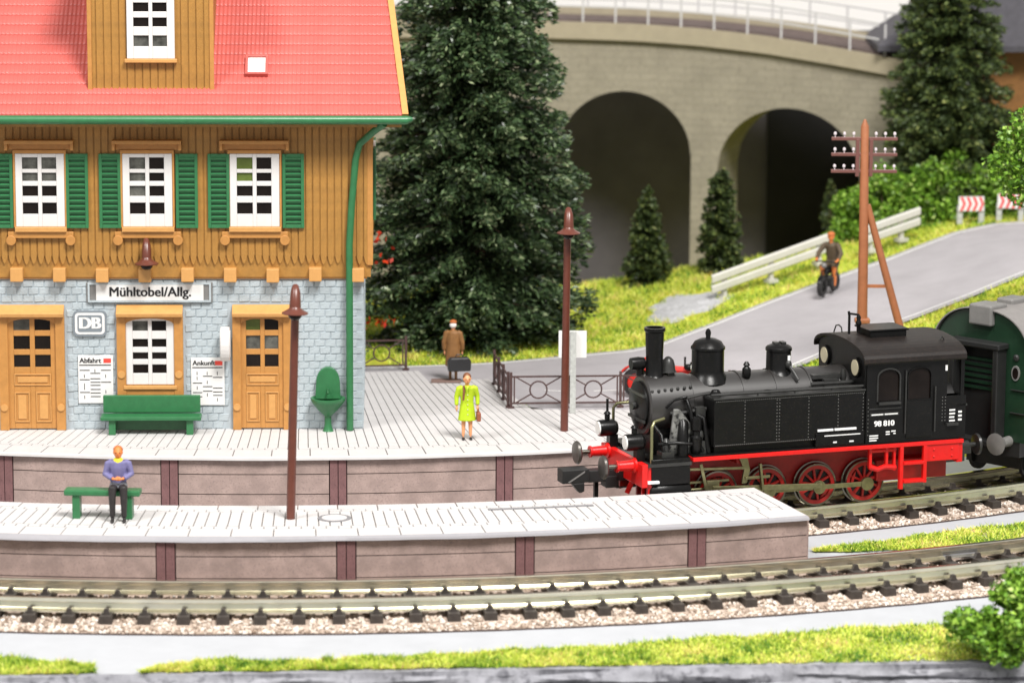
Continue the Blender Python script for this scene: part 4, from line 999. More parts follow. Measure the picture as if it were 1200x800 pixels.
# cylinders and valve gear (near and far side)
for s in (-1,1):
    b = MB(); b.box(-3.32,-2.30,min(s*.75,s*1.38),max(s*.75,s*1.38),.95,1.60); b.lathe([(.30,-3.36),(.34,-3.30),(.34,-2.32),(.30,-2.26)],18,(0,s*1.08,.72),'x'); b.lathe([(.17,-3.34),(.17,-2.24)],14,(0,s*1.08,1.22),'x')
    LB(b,'cylinder','loco_black',smooth=35,bevel=.015)
    b = MB(); b.bar((-2.3,s*1.08,.90),(-1.15,s*1.08,.90),.07,.05); b.bar((-2.3,s*1.08,.58),(-1.15,s*1.08,.58),.07,.05); LB(b,'slide_bar','gear_steel')
    b = MB(); b.box(-1.75,-1.42,s*1.08-.07,s*1.08+.07,.55,.93); b.lathe([(.035,-2.3),(.035,-1.5)],8,(0,s*1.08,.72),'x'); LB(b,'crosshead','gear_steel',bevel=.02)
    b = MB(); b.bar((-1.6,s*1.16,.72),(1.35,s*1.16,.60),.05,.13); LB(b,'connecting_rod','gear_steel',bevel=.015)
    b = MB(); b.bar((-1.35,s*1.02,.53),(2.66,s*1.02,.53),.05,.12)
    for cx in (-1.35,-.02,1.34,2.66): b.lathe([(.17,s*1.02-.05),(.17,s*1.02+.05)],16,(cx,0,.53),'y')
    LB(b,'coupling_rod','gear_steel',bevel=.01)
    b = MB(); b.bar((-1.95,s*1.20,1.38),(-1.72,s*1.20,.42),.05,.08); b.bar((-2.3,s*1.18,1.26),(-.75,s*1.18,1.20),.05,.07); LB(b,'combination_lever','gear_steel',bevel=.01)
    b = MB(); b.prism([(-.92,1.46),(-.70,1.46),(-.62,1.15),(-.70,.82),(-.84,.80),(-.78,1.15)],s*1.16-.04,s*1.16+.04,'xz'); b.bar((-.76,s*1.22,.95),(-.10,s*1.22,.95),.05,.07); b.bar((-.38,s*1.24,1.30),(-.30,s*1.24,.62),.06,.12); LB(b,'expansion_link','gear_steel',bevel=.01)
    LB(MB().box(-1.1,-.55,s*.7-.06,s*1.22+.06 if s>0 else s*.7+.06,1.22,1.50) if False else MB().box(-.95,-.60,min(s*.6,s*1.1),max(s*.6,s*1.1),1.30,1.50),'gear_bracket','loco_darkred')
# wheels
def wheel_mesh():
    t = MB().lathe([(.495,-.07),(.535,-.07),(.55,-.04),(.55,.06),(.58,.07),(.58,.10),(.495,.10)],36,(0,0,0),'y',caps=False); t.lathe([(.495,.10),(.495,-.07)],32,(0,0,0),'y',caps=False)
    rim = MB(); rim.lathe([(.40,-.055),(.498,-.055),(.498,.06),(.40,.06)],32,(0,0,0),'y',caps=False); rim.lathe([(.40,.06),(.40,-.055)],32,(0,0,0),'y',caps=False)
    rim.lathe([(.12,-.09),(.12,.08)],16,(0,0,0),'y')
    for k in range(10):
        a = 2*math.pi*k/10+.2; rim.bar((.10*math.cos(a),-.0,.10*math.sin(a)),(.42*math.cos(a),0,.42*math.sin(a)),.055,.07,up=(0,1,0))
    a = math.pi*.9; rim.prism([(.36*math.cos(t),.36*math.sin(t)) for t in np.linspace(.35,1.6,8)],-.06,.02,'xz')
    back = MB().lathe([(.41,.035),(.41,.05)],28,(0,0,0),'y')
    return t.mesh('tyre','tyre_steel',smooth=40), rim.mesh('rim','wheel_red',smooth=40), back.mesh('wheel_back','coach_black')
WT, WR, WB = wheel_mesh()
for cx in (-1.35,-.02,1.34,2.66):
    for s in (-1,1):
        wh = put('wheel', WR, lo, (cx,s*.80,.56), rot=(0,random.uniform(0,6),0) if s < 0 else (0,0,R(180))); put('tyre', WT, wh); put('wheel_back', WB, wh)
    LB(MB().lathe([(.09,-.8),(.09,.8)],10,(cx,0,.56),'y'),'axle','loco_black')
# brake gear hints, ash pan, rear beam and steps
LB(MB().box(2.95,4.9,-.95,.95,.55,1.08),'ash_pan','loco_darkred',bevel=.02)
LB(MB().box(4.95,5.12,-1.40,1.40,1.0,1.50),'buffer_beam','loco_red',bevel=.02)
b = MB(); b.prism([(4.1,1.50),(5.0,1.50),(5.0,1.08),(4.1,1.08)],-1.42,-1.32,'xz')
for x in (4.3,4.8):
    for z in (1.2,1.38): b.ball((x,-1.43,z),.03,6,4)
LB(b,'side_valance','loco_red',bevel=.01)
for s in (-1,1):
    b = MB(); y = s*1.40
    for x in (3.40,4.05): b.box(x-.05,x+.05,y-.06,y+.06,.42 if x<3.6 else .55,1.50)
    b.box(3.45,4.0,y-.12,y+.10,.58,.66); b.box(3.45,4.0,y-.10,y+.08,1.04,1.12); LB(b,'footstep','loco_red',bevel=.012)
    b = MB(); y = s*1.30
    b.box(2.55,2.62,y-.05,y+.05,1.0,1.5); b.tube([(2.58,y,1.02),(2.8,y,.94),(3.0,y,1.0),(3.3,y,.96)],.07,8); b.box(3.0,3.07,y-.05,y+.05,1.0,1.5); b.box(3.22,3.28,y-.05,y+.05,.9,1.5); b.tube([(2.6,y,1.42),(3.3,y,1.42)],.05,8); LB(b,'injector_pipes','loco_red',smooth=40)
b = MB(); b.box(5.12,5.75,-.3,.3,.75,1.1); b.box(5.2,6.0,-.16,.16,.9,1.15); LB(b,'rear_coupling','loco_grey',bevel=.02)
for y in (-.92,.92):
    b = MB().lathe([(.13,5.12),(.12,5.5),(.06,5.52),(.06,5.7),(.26,5.72),(.28,5.78),(.1,5.82)],16,(0,y,1.32),'x'); LB(b,'rear_buffer','loco_grey',smooth=40)
# front steps with white edges, hand pole
for s in (-1,1):
    b = MB(); b.box(-3.40,-3.30,s*1.30-.05,s*1.30+.05,.45,1.42); LB(b,'step_hanger','loco_red')
    for z in (.62,1.02): LB(MB().box(-3.44,-3.14,s*1.36-.10,s*1.36+.10,z,z+.06),'step_tread','loco_white',bevel=.005)
    LB(MB().tube([(-3.30,s*1.30,.95),(-3.30,s*1.30,2.40),(-3.22,s*1.25,2.52),(-2.9,s*1.1,2.56)],.04,8),'hand_pole','gear_steel',smooth=50)
# smokebox, boiler, saddle
BZ, BR = 2.70, 0.73
b = MB().lathe([(.70,-3.10),(BR+.02,-3.06),(BR+.02,-1.95),(BR,-1.94)],36,(0,0,BZ),'x'); sb = LB(b,'smokebox','loco_boiler',smooth=35)
b = MB().lathe([(.60,-3.11),(.60,-3.16),(.45,-3.21),(.0,-3.24)],30,(0,0,BZ),'x',caps=False); LB(b,'smokebox_door','loco_black',sb,35)
b = MB(); b.lathe([(.10,-3.32),(.10,-3.22)],12,(0,0,BZ),'x'); b.bar((-3.30,-.12,BZ),(-3.30,.12,BZ+.06),.04,.04)
for z in (-.32,.32): b.bar((-3.20,-.55,BZ+z),(-3.20,.5,BZ+z),.05,.07)
LB(b,'door_fittings','loco_grey',sb)
bo = LB(MB().lathe([(BR-.03,-1.95),(BR-.03,2.40)],40,(0,0,BZ),'x'),'boiler','loco_boiler',smooth=35)
for x in (-1.90,-.55,.34,1.28): LB(MB().lathe([(BR-.028,x-.035),(BR-.008,x-.03),(BR-.008,x+.03),(BR-.028,x+.035)],40,(0,0,BZ),'x',caps=False),'boiler_band','loco_boiler',bo,35)
LB(MB().box(-3.0,-2.1,-.55,.55,1.50,2.35),'saddle','loco_black',bevel=.03)
b = MB(); b.prism([(-2.75,1.5),(-2.0,1.5),(-2.1,2.3),(-2.45,2.75),(-2.6,2.75)],-1.02,-.92,'xz'); LB(b,'steam_pipe_casing','loco_worn',bevel=.03)
b = MB(); b.tube([(-2.3,-.70,2.55),(-2.35,-1.0,2.35),(-2.4,-1.1,1.9),(-2.4,-1.12,1.6)],.14,12); LB(b,'steam_pipe','loco_black',smooth=50)
for (pts, r_t) in ((((-3.0,-.62,2.35),(-2.9,-.95,2.1),(-2.88,-1.1,1.65)),.05), (((-2.2,-.74,3.0),(-2.15,-.98,2.7),(-2.1,-1.05,2.2),(-1.9,-1.2,1.7)),.05), (((-2.0,-.78,2.6),(-1.85,-1.1,2.5),(-1.8,-1.18,2.0),(-1.75,-1.2,1.65)),.06), (((-2.7,-.74,2.75),(-2.55,-.86,2.95),(-2.2,-.86,3.02)),.035), (((-3.0,-1.0,1.9),(-2.6,-1.2,1.95),(-2.2,-1.22,1.9)),.045)):
    LB(MB().tube(pts, r_t, 8),'pipe','loco_black',smooth=50)
b = MB(); b.lathe([(.13,1.66),(.15,1.70),(.15,2.05),(.10,2.10),(.10,2.2),(.14,2.24),(.14,2.52),(.06,2.56)],14,(-2.05,-1.12,0)); LB(b,'air_pump','loco_black',smooth=40)
b = MB(); b.box(-2.98,-2.66,-1.2,-.85,1.50,1.72); b.lathe([(.07,1.72),(.07,1.95),(.10,1.97),(.04,2.05)],10,(-2.82,-1.05,0)); LB(b,'lubricator','loco_grey',smooth=40)
for k in range(7): LB(MB().ball((-3.02+.17*k,-.60-.02*(k%2),3.14+.01*k),.045,8,6),'boiler_bolt','loco_grey')
b = MB(); b.tube([(-2.3,-.80,2.95),(-1.85,-.86,3.05),(-1.6,-.9,3.08)],.04,8); b.box(-2.0,-1.75,-.98,-.78,2.35,2.75); b.tube([(-2.6,-.76,2.6),(-2.2,-.82,2.62),(-1.7,-.9,2.7)],.05,8); b.box(-2.05,-1.8,-1.2,-1.0,1.64,1.95); b.ball((-1.95,-1.12,2.08),(.09,.09,.16),10,6); LB(b,'boiler_fittings','loco_grey',smooth=40)
LB(MB().lathe([(.33,3.30),(.27,3.40),(.22,3.46),(.215,3.9),(.235,4.52),(.265,4.55),(.265,4.63),(.21,4.63),(.19,4.3),(.0,4.2)],24,(-2.73,0,0),caps=False),'chimney','loco_black',smooth=40)
be = LB(MB().lathe([(.20,3.50),(.18,3.56),(.165,3.68),(.13,3.80),(.06,3.87),(.0,3.89)],18,(-2.36,0,0),caps=False),'bell','loco_grey',smooth=50)
b = MB(); b.box(-2.45,-2.27,-.2,.2,3.40,3.50); LB(b,'bell_bracket','loco_black',be)
LB(MB().lathe([(.56,3.20),(.48,3.34),(.42,3.42),(.405,3.5),(.405,4.00),(.43,4.02),(.43,4.07),(.40,4.10),(.34,4.20),(.20,4.27),(.06,4.30),(.06,4.34),(.075,4.42),(.05,4.50),(.0,4.53)],30,(-1.30,0,0),caps=False),'steam_dome','loco_black',smooth=40)
sd = LB(MB().lathe([(.44,3.22),(.36,3.34),(.315,3.42),(.31,3.86),(.335,3.88),(.335,3.94),(.30,3.98),(.18,4.04),(.0,4.05)],26,(.62,0,0),caps=False),'sand_dome','loco_black',smooth=40)
b = MB(); b.box(.48,.60,-.10,.10,4.0,4.09); b.box(.66,.78,-.10,.10,4.0,4.09); b.ball((.76,-.30,3.55),(.09,.09,.12),10,6); b.tube([(.78,-.35,3.5),(.84,-.50,3.35),(.9,-.6,3.2)],.045,8); LB(b,'dome_fittings','loco_grey',sd,40)
LB(MB().box(.73,.80,-.33,-.305,3.62,3.78),'white_plate','loco_white',sd)
b = MB(); b.lathe([(.09,0),(.11,.05),(.11,.22),(.06,.28)],12,(-.40,-.35,3.30)); b.lathe([(.05,.28),(.09,.32),(.04,.4)],10,(-.40,-.35,3.30)); LB(b,'safety_valve','loco_black',smooth=40)
b = MB(); b.box(1.30,2.05,-.62,-.30,3.20,3.30); b.tube([(1.2,-.72,3.1),(2.35,-.72,3.1)],.05,8); b.box(1.55,1.95,-.75,-.55,3.0,3.2); b.lathe([(.06,0),(.09,.12),(.05,.3)],10,(2.15,-.55,3.1)); LB(b,'turret_fittings','loco_grey',smooth=40)
# side tanks with handrail and rivets
for s in (-1,1):
    b = MB(); b.box(-1.68,2.40,min(s*.70,s*1.36),max(s*.70,s*1.36),1.80,2.98); tk = LB(b,'side_tank','loco_black',bevel=.03)
    b = MB(); b.box(-1.70,2.40,min(s*.68,s*1.39),max(s*.68,s*1.39),2.985,3.03); LB(b,'tank_lid','loco_grey',tk,bevel=.01)
    b = MB(); b.tube([(-1.75,s*1.30,3.10),(2.38,s*1.30,3.10)],.035,8)
    for x in (-1.5,-.5,.5,1.5): b.bar((x,s*1.30,3.02),(x,s*1.30,3.10),.03,.03)
    LB(b,'handrail','loco_grey',tk,50)
    LB(MB().lathe([(.13,0),(.13,.08),(.09,.14)],12,(-1.50,s*1.0,3.03)),'filler_cap','loco_black',tk,40); LB(MB().lathe([(.10,0),(.10,.05)],12,(-.1,s*1.0,3.03)),'filler_cap','loco_black',tk,40)
    b = MB()
    def rivet(x,z): b.add([(x-.012,s*1.362,z-.012),(x+.012,s*1.362,z-.012),(x+.012,s*1.362,z+.012),(x-.012,s*1.362,z+.012),(x,s*1.374,z)],[(0,1,4),(1,2,4),(2,3,4),(3,0,4)])
    for x in (-.86,.0,.07,.86,1.66,2.34):
        for k in range(13): rivet(x, 1.90+k*.083)
    for k in range(74): rivet(-1.62+k*.0545,1.84); rivet(-1.62+k*.0545,2.94)
    LB(b,'rivets','rivet',tk).__setitem__('kind','stuff')
    b = MB(); b.box(-1.62,1.05,min(s*.8,s*1.25),max(s*.8,s*1.25),1.645,1.80); LB(b,'tank_base','loco_black')
    b = MB(); b.box(1.05,2.38,min(s*1.0,s*1.40),max(s*1.0,s*1.40),1.645,1.98); LB(b,'toolbox','loco_black',bevel=.015)
# cab
cab = LB(MB().box(2.40,5.05,-1.38,1.38,1.645,1.70),'cab','loco_black')
for s in (-1,1):
    y0, y1 = (-1.42,-1.36) if s < 0 else (1.36,1.42)
    b = MB(); b.box(2.40,4.62,y0,y1,1.65,2.70); b.box(2.40,2.70,y0,y1,2.70,3.72); b.box(3.30,3.54,y0,y1,2.70,3.72); b.box(4.16,4.62,y0,y1,2.70,3.72); b.box(2.70,3.30,y0,y1,3.52,3.72); b.box(3.54,4.16,y0,y1,3.52,3.72)
    for wx0,wx1 in ((2.70,3.30),(3.54,4.16)):             # rounded window corners
        c=(wx0+wx1)/2; hw=(wx1-wx0)/2; arc=[(c-hw*math.cos(t),3.30+.22*math.sin(t)) for t in np.linspace(0,math.pi,13)]
        b.prism([(wx0,3.53)]+arc[:7]+[(c,3.53)],y0,y1,'xz'); b.prism([(c,3.53)]+arc[6:]+[(wx1,3.53)],y0,y1,'xz')
    b.box(4.62,5.16,y0,y1,1.65,2.72); b.box(5.0,5.10,y0,y1,2.72,3.72)
    sw = LB(b,'cab_side','loco_black',cab)
    for wx0,wx1 in ((2.70,3.30),(3.54,4.16)):
        c=(wx0+wx1)/2; hw=(wx1-wx0)/2+.01; yy=s*1.43
        pts=[(wx0-.01,yy,2.70)]+[(c-hw*math.cos(t),yy,3.30+.22*math.sin(t)) for t in np.linspace(0,math.pi,11)]+[(wx1+.01,yy,2.70)]
        LB(MB().tube(pts,.028 if wx0<3 else .018,6),'window_frame','loco_grey' if wx0 < 3 else 'loco_black',sw,60)
        LB(MB().box(wx0,wx1,s*1.385-.006,s*1.385+.006,2.70,3.52),'pane','pane_dark',sw)
    LB(MB().box(2.72,3.32,min(s*1.42,s*1.50),max(s*1.42,s*1.50),2.62,2.68),'sill','loco_grey',sw)
    b = MB(); b.box(2.48,3.36,s*1.425-.01,s*1.425+.01,2.50,2.53); b.box(2.50,3.30,s*1.425-.012,s*1.425+.012,2.33,2.41); LB(b,'plate_strip','loco_grey',sw)
    b = MB(); b.box(3.50,4.22,s*1.43-.015,s*1.43+.015,1.72,2.66); LB(b,'cab_door','loco_black',sw,bevel=.012)
    b = MB(); b.tube([(3.46,s*1.47,1.85),(3.46,s*1.47,3.45)],.02,6); b.tube([(4.28,s*1.47,1.85),(4.28,s*1.47,3.0)],.02,6); LB(b,'grab_rail','loco_grey',sw,50)
    b = MB()
    for k in range(8):
        for x in (4.50,4.58): b.box(x-.012,x+.012,s*1.425-.008,s*1.425+.008,2.10+k*.085,2.12+k*.085)
    for k in range(10): b.box(2.44,2.46,s*1.425-.008,s*1.425+.008,1.85+k*.1,1.87+k*.1)
    LB(b,'rivets','rivet',sw).__setitem__('kind','stuff')
b = MB(); b.box(2.36,2.42,-1.36,1.36,1.70,3.0)
poly = [(1.36,3.0)]+[(1.40*math.cos(t),3.68+.40*math.sin(t)) for t in np.linspace(0,math.pi,16)]+[(-1.36,3.0)]
b.prism(poly,2.36,2.42,'yz'); cf = LB(b,'cab_front','loco_black',cab)
b = MB(); b.prism(poly,5.0,5.06,'yz') if False else b.box(5.02,5.14,-1.36,1.36,1.70,2.72); b.box(5.02,5.10,-.5,.5,2.72,3.72); LB(b,'cab_back','loco_black',cab)
for y in (-.92,.92):
    LB(MB().lathe([(.25,2.30),(.25,2.36)],20,(0,y,3.50),'x'),'spectacle_ring','loco_black',cf,40); LB(MB().lathe([(.20,2.285),(.20,2.30)],20,(0,y,3.50),'x'),'spectacle_glass','lens_cream',cf,40)
b = MB(); n=20; out=[(1.54*math.cos(t),3.70+.44*math.sin(t)**0.8) for t in np.linspace(0,math.pi,n+1)]; inn=[(1.51*math.cos(t),3.66+.41*math.sin(t)**0.8) for t in np.linspace(0,math.pi,n+1)]
for i in range(n): b.prism([out[i],out[i+1],inn[i+1],inn[i]],2.28,5.10,'yz')
rf = LB(b,'cab_roof','loco_roof',smooth=35)
b = MB(); b.box(2.95,3.95,-.42,.42,4.08,4.28); b.box(2.90,4.0,-.46,.46,4.28,4.33); LB(b,'roof_vent','loco_black',rf,bevel=.02)
b = MB(); b.tube([(2.50,-.10,4.20),(2.50,-.10,4.66),(2.48,-.10,4.78)],.035,8); b.lathe([(.05,0),(.05,.14),(.075,.17),(.075,.24),(.05,.27),(.06,.36),(.03,.42)],10,(2.75,-.12,4.26)); b.tube([(2.50,-.10,4.72),(2.75,-.12,4.68)],.03,6); LB(b,'whistle','loco_black',rf,50)
b = MB(); b.tube([(2.36,.5,4.16),(2.38,.42,4.34),(2.38,.25,4.38),(2.38,.1,4.34),(2.36,.02,4.24)],.02,6); b.tube([(4.6,-.9,4.02),(4.7,-.9,4.16),(4.8,-.9,4.02)],.02,6); LB(b,'lifting_eye','loco_grey',rf,50)
b = MB(); b.prism([(-1.1,2.72),(1.1,2.72),(.9,2.95),(.3,3.08),(-.4,3.02),(-.9,2.9)],4.66,5.0,'yz'); LB(b,'coal','rubber',cab)
# headlamps
for y in (-.92,.92):
    x0 = -3.56; b = MB().lathe([(.20,x0-.28),(.21,x0-.22),(.21,x0+.12),(.15,x0+.20)],18,(0,y,1.98),'x'); b.box(x0-.02,x0+.20,y-.12,y+.12,1.50,1.82); b.lathe([(.07,2.2),(.07,2.32),(.10,2.34),(.05,2.40)],10,(x0-.05,y,0)); hl = LB(b,'headlamp','loco_black',smooth=35)
    LB(MB().lathe([(.165,x0-.305),(.175,x0-.28)],18,(0,y,1.98),'x'),'lens','lens_white',hl,40)
    if y > 0: LB(MB().tube([(x0-.05,y,2.38),(x0-.05,y,2.72)],.035,8),'lamp_iron','loco_black',hl)
b = MB(); b.lathe([(.10,0),(.10,.30),(.14,.32)],12,(-3.05,.15,3.42)); b.lathe([(.15,-3.30),(.17,-3.10),(.15,-2.95)],14,(0,.15,3.72),'x'); LB(b,'top_lamp','loco_black',smooth=40)
# lettering
put('lettering', text_mesh('98 810',0.20,'loco_white',.010,.003), cab, (2.90,-1.428,2.13))
b = MB()
for (x0,x1,z) in ((1.10,1.52,2.03),(1.56,2.15,2.03)): b.box(x0,x1,-1.405,-1.362,z,z+.05)
b.box(1.28,2.26,-1.405,-1.362,1.90,1.925)
for (x0,x1,z) in ((1.52,1.62,1.72),(1.96,2.08,1.72)): b.box(x0,x1,-1.408,-1.402,z,z+.035)
for (x0,x1,z) in ((2.50,2.74,1.82),(2.50,2.74,1.76),(2.50,2.70,1.70),(2.95,3.06,1.90),(2.95,3.06,1.84),(3.10,3.22,1.91),(3.16,3.22,1.85)): b.box(x0,x1,-1.428,-1.419,z,z+.03)
for k,(w0) in enumerate((.16,.16,.14,.16)): b.box(4.70,4.70+w0,-1.428,-1.419,2.34-k*.09,2.38-k*.09)
for k in range(3): b.box(4.95,5.05,-1.428,-1.419,2.28-k*.10,2.33-k*.10)
b.box(4.56,4.62,-1.43,-1.419,3.38,3.52); b.box(2.54,2.86,-1.443,-1.436,2.355,2.385); b.box(2.90,3.26,-1.443,-1.436,2.355,2.385)
LB(b,'small_inscriptions','loco_white',cab)['kind'] = 'stuff'
b = MB(); b.box(4.60,4.92,-1.52,-1.42,1.98,2.04); b.box(4.9,5.2,-1.2,-1.42,2.45,2.5); LB(b,'lamp_bracket','loco_grey',cab)

# ------------------------------------------------------------------ green coach behind the engine
pc = pol(30.5, 38.55, RAILZ); cyaw = R(46)
co = thing('passenger_coach', 'dark green coach with grey roof and black corridor end behind the engine', 'coach', pc, cyaw)
CW = 1.50; CL = 12.5
sec = [(CW,1.15),(CW,3.35)] + [(CW*math.cos(t)**0.8 if math.cos(t)>0 else -CW*(-math.cos(t))**0.8, 3.35+1.12*math.sin(t)) for t in np.linspace(.12,math.pi-.12,22)] + [(-CW,3.35),(-CW,1.15)]
LBc = lambda mb,name,m,parent=co,**k: mb.build(name,m,parent,**k)
LBc(MB().prism(sec,0.0,CL,'yz'),'body','coach_green')
b = MB(); ar = [(( CW+.05)*(math.cos(t)**0.8 if math.cos(t)>0 else -(-math.cos(t))**0.8), 3.36+1.17*math.sin(t)) for t in np.linspace(.02,math.pi-.02,25)]; ai = [(y*.985,z-.03) for y,z in ar]
for i in range(24): b.prism([ar[i],ar[i+1],ai[i+1],ai[i]],-.10,CL+.10,'yz')
rfc = LBc(b,'roof','coach_roof',smooth=40)
for i in range(1): LBc(MB().box(-.16,.55,-.36,.36,4.08,4.62),'roof_lamp_housing','metal_grey',rfc,bevel=.05); LBc(MB().box(.9,1.6,-.26,.26,4.40,4.66),'roof_vent','metal_grey',rfc,bevel=.05)
b = MB(); b.box(-.42,-.002,-.78,-.62,1.15,3.55); b.box(-.42,-.002,.62,.78,1.15,3.55); b.box(-.46,-.002,-.84,.84,3.55,3.70); b.box(-.42,-.002,-.78,.78,1.0,1.15); gw = LBc(b,'corridor_frame','coach_black',bevel=.03)
LBc(MB().box(-.08,-.004,-.62,.62,1.15,3.55),'corridor_door','coach_black',gw)
sl = MB().box(-.13,-.08,-.52,.52,-.035,.035).mesh('louvre_slat','coach_green')
for k in range(6): put('louvre_slat', sl, gw, (0,0,2.45+k*.15))
LBc(MB().prism([(.0+.13*math.cos(t),.2*math.sin(t)) for t in np.linspace(0,2*math.pi,17)[:-1]],-.03,.0,'yz'),'porthole_rim','metal_grey',co).location=(0,-1.08,2.95)
LBc(MB().prism([(.0+.09*math.cos(t),.15*math.sin(t)) for t in np.linspace(0,2*math.pi,17)[:-1]],-.04,.0,'yz'),'porthole','pane_dark',co).location=(0,-1.08,2.95)
b = MB(); b.lathe([(.05,-.06),(.09,-.03),(.09,0)],10,(0,-1.08,3.35),'x'); b.box(-.05,0,-1.4,-.95,2.5,2.52); b.box(-.05,0,-1.4,-.95,1.9,1.92); LBc(b,'end_fittings','loco_grey')
for y in (-.92,.92):
    b = MB().lathe([(.14,.0),(.12,-.30),(.06,-.32),(.06,-.5),(.26,-.52),(.29,-.57),(.10,-.62)],18,(0,y,1.15),'x'); LBc(b,'buffer','metal_grey',smooth=40)
b = MB(); b.box(0.02,CL,-1.25,1.25,.75,1.15); LBc(b,'underframe','coach_black')
b = MB(); b.box(.8,3.6,-1.0,1.0,.25,.75); 
for x in (1.1,3.1):
    for s in (-1,1): b.lathe([(.42,s*.75),(.42,s*.85)],20,(x,0,.42),'y')
LBc(b,'bogie','coach_black')
for k in range(6): fr = LBc(MB().box(1.6+k*1.75,2.7+k*1.75,-CW-.02,-CW+.01,2.25,3.15),'window','metal_grey'); LBc(MB().box(1.66+k*1.75,2.64+k*1.75,-CW-.028,-CW-.02,2.31,3.09),'pane','pane_dark',fr)

# ------------------------------------------------------------------ platform lamps
def platform_lamp(label, loc, h, tilt):
    t = thing('platform_lamp', label, 'lamp', loc, 0, 'brown platform lamps'); t.rotation_euler = (0, R(tilt), 0)
    b = MB(); b.tube([(0,.3,0),(0,.3,h-.5)],[.105,.095],10); b.build('post','lamp_brown',t,smooth=50)
    lamp_head(t, -.02, h-.60, 1.05)
    return t
platform_lamp('brown platform lamp on the front platform before the right station door', (-5.20,-10.85,0), 5.62, 1.55)
platform_lamp('brown platform lamp on the rear platform beside the engine front', (1.40,-0.45,0), 6.0, 0.5)

# ------------------------------------------------------------------ fences, signs and telegraph pole
def fence(label, p, q, npan, end_post=True):
    p = Vector(p); q = Vector(q); d = q-p; Lg = d.length; t = thing('metal_fence', label, 'fence', p, math.atan2(d.y,d.x), 'brown metal platform fences'); W = Lg/npan
    pm = MB().box(-.035,.035,-.035,.035,0,1.0); pm.box(-.09,.09,-.06,.06,0,.05); pmm = pm.mesh('post','fence_brown')
    for i in range(npan+1):
        put('post', pmm, t, (i*W,0,0))
    b = MB(); h0, h1 = .14, .88; c = W/2; zc = (h0+h1)/2; r = .235
    b.bar((.03,0,h0),(W-.03,0,h0),.035,.045); b.bar((.03,0,h1),(W-.03,0,h1),.035,.045)
    b.box(.07,.11,-.018,.018,h0,h1); b.box(W-.11,W-.07,-.018,.018,h0,h1)
    ring = [(c+r*math.cos(a),0,zc+r*math.sin(a)) for a in np.linspace(0,2*math.pi,25)]; b.tube(ring,.022,6,caps=False)
    for sx in (-1,1):
        for sz in (-1,1):
            e = (c+sx*(W/2-.11),0,zc+sz*(h1-h0)/2); dd = Vector((e[0]-c,0,e[2]-zc)).normalized(); b.bar((c+dd.x*r,0,zc+dd.z*r),e,.032,.032)
    pn = b.mesh('panel','fence_brown')
    for i in range(npan): put('panel', pn, t, (i*W,0,0))
    return t
fence('brown ornamental fence beside the station corner behind the paving', (-7.3,7.85,0), (-3.08,8.45,0), 3)
fence('short brown fence section running back from the fence corner', (-0.10,2.95,0), (-0.50,6.3,0), 3)
fence('brown ornamental fence with rings along the road behind the engine front', (-0.02,2.85,0), (6.0,3.35,0), 4)
sp = thing('road_sign', 'blank white sign board on a grey post seen behind the rear platform lamp', 'sign', (1.74,2.25,0))
MB().box(-.155,.005,-.07,.07,0,2.25).build('post','post_grey',sp,bevel=.01)
MB().box(-.47,.29,.08,.12,1.52,2.26).build('board','white_paint',sp)
tp = thing('telegraph_pole', 'brown telegraph pole with three cross arms and a slanted strut', 'pole', (9.86,5.6,-.05))
b = MB(); b.tube([(.0,0,0),(-.02,0,4),(-.06,0,7.55),(-.06,0,7.75)],[.16,.135,.115,.03],12); b.build('mast','pole_brown',tp,smooth=50)
b = MB(); b.tube([(1.60,0,0),(.06,0,5.35)],[.125,.095],10); b.build('strut','pole_brown',tp,smooth=50)
b = MB(); b.bar((0,0,3.05),(.72,0,3.05),.07,.09); b.build('brace','pole_brown',tp)
b = MB(); b.box(-.22,.20,-.16,.16,2.0,2.14); b.build('collar','pole_brown',tp,bevel=.03)
for sx in (-1,1): MB().box(-.06+sx*.19-.05,-.06+sx*.19+.05,-.06,.06,6.15,7.2).build('arm_bracket','arm_brown',tp,bevel=.01)
for z in (6.25,6.72,7.16):
    am = MB().box(-.98,.86,-.05,.05,z,z+.09).build('cross_arm','arm_brown',tp,bevel=.012)
    for x in (-.88,-.62,-.36,.26,.52,.78): MB().lathe([(.016,.09),(.016,.15),(.04,.155),(.045,.20),(.028,.235),(.0,.24)],10,(x,0,z)).build('insulator','insulator',am,smooth=50)
# guard rails
def guard(label, a, b_, posts):
    a = Vector(a); b_ = Vector(b_); d = b_-a; L_ = d.length; ang = math.atan2(d.y,d.x)
    t = thing('guard_rail', label, 'guard rail', a, ang, 'white guard rails along the road'); sl_ = d.z/Vector((d.x,d.y)).length; Lh = Vector((d.x,d.y)).length
    for z in (.36,.70):
        b = MB(); prof = [(-.04,-.14),(-.10,-.09),(-.10,.09),(-.04,.14),(.0,.14),(-.05,.08),(-.05,-.08),(.0,-.14)]; vs=[]
        for x in (0,Lh):
            for y,zz in prof: vs.append((x,y,zz+z+sl_*x))
        b.add(vs,[(j,(j+1)%8,(j+1)%8+8,j+8) for j in range(8)]+[tuple(range(8))[::-1],tuple(range(8,16))]); b.build('beam','guard_white',t)
    for f in posts: x = f*Lh; b = MB(); b.box(x-.07,x+.07,.0,.14,-.25+sl_*x,.75+sl_*x); b.box(x-.18,x+.18,-.12,.2,-.12+sl_*x,.0+sl_*x); b.build('post','guard_white',t)
guard('long pale guard rail left of the moped rider', (6.30,17.9,.48), (10.35,20.3,1.55), (.12,.5,.9))
guard('short pale guard rail behind the telegraph pole', (11.3,20.75,1.62), (13.35,22.1,2.12), (.2,.72))
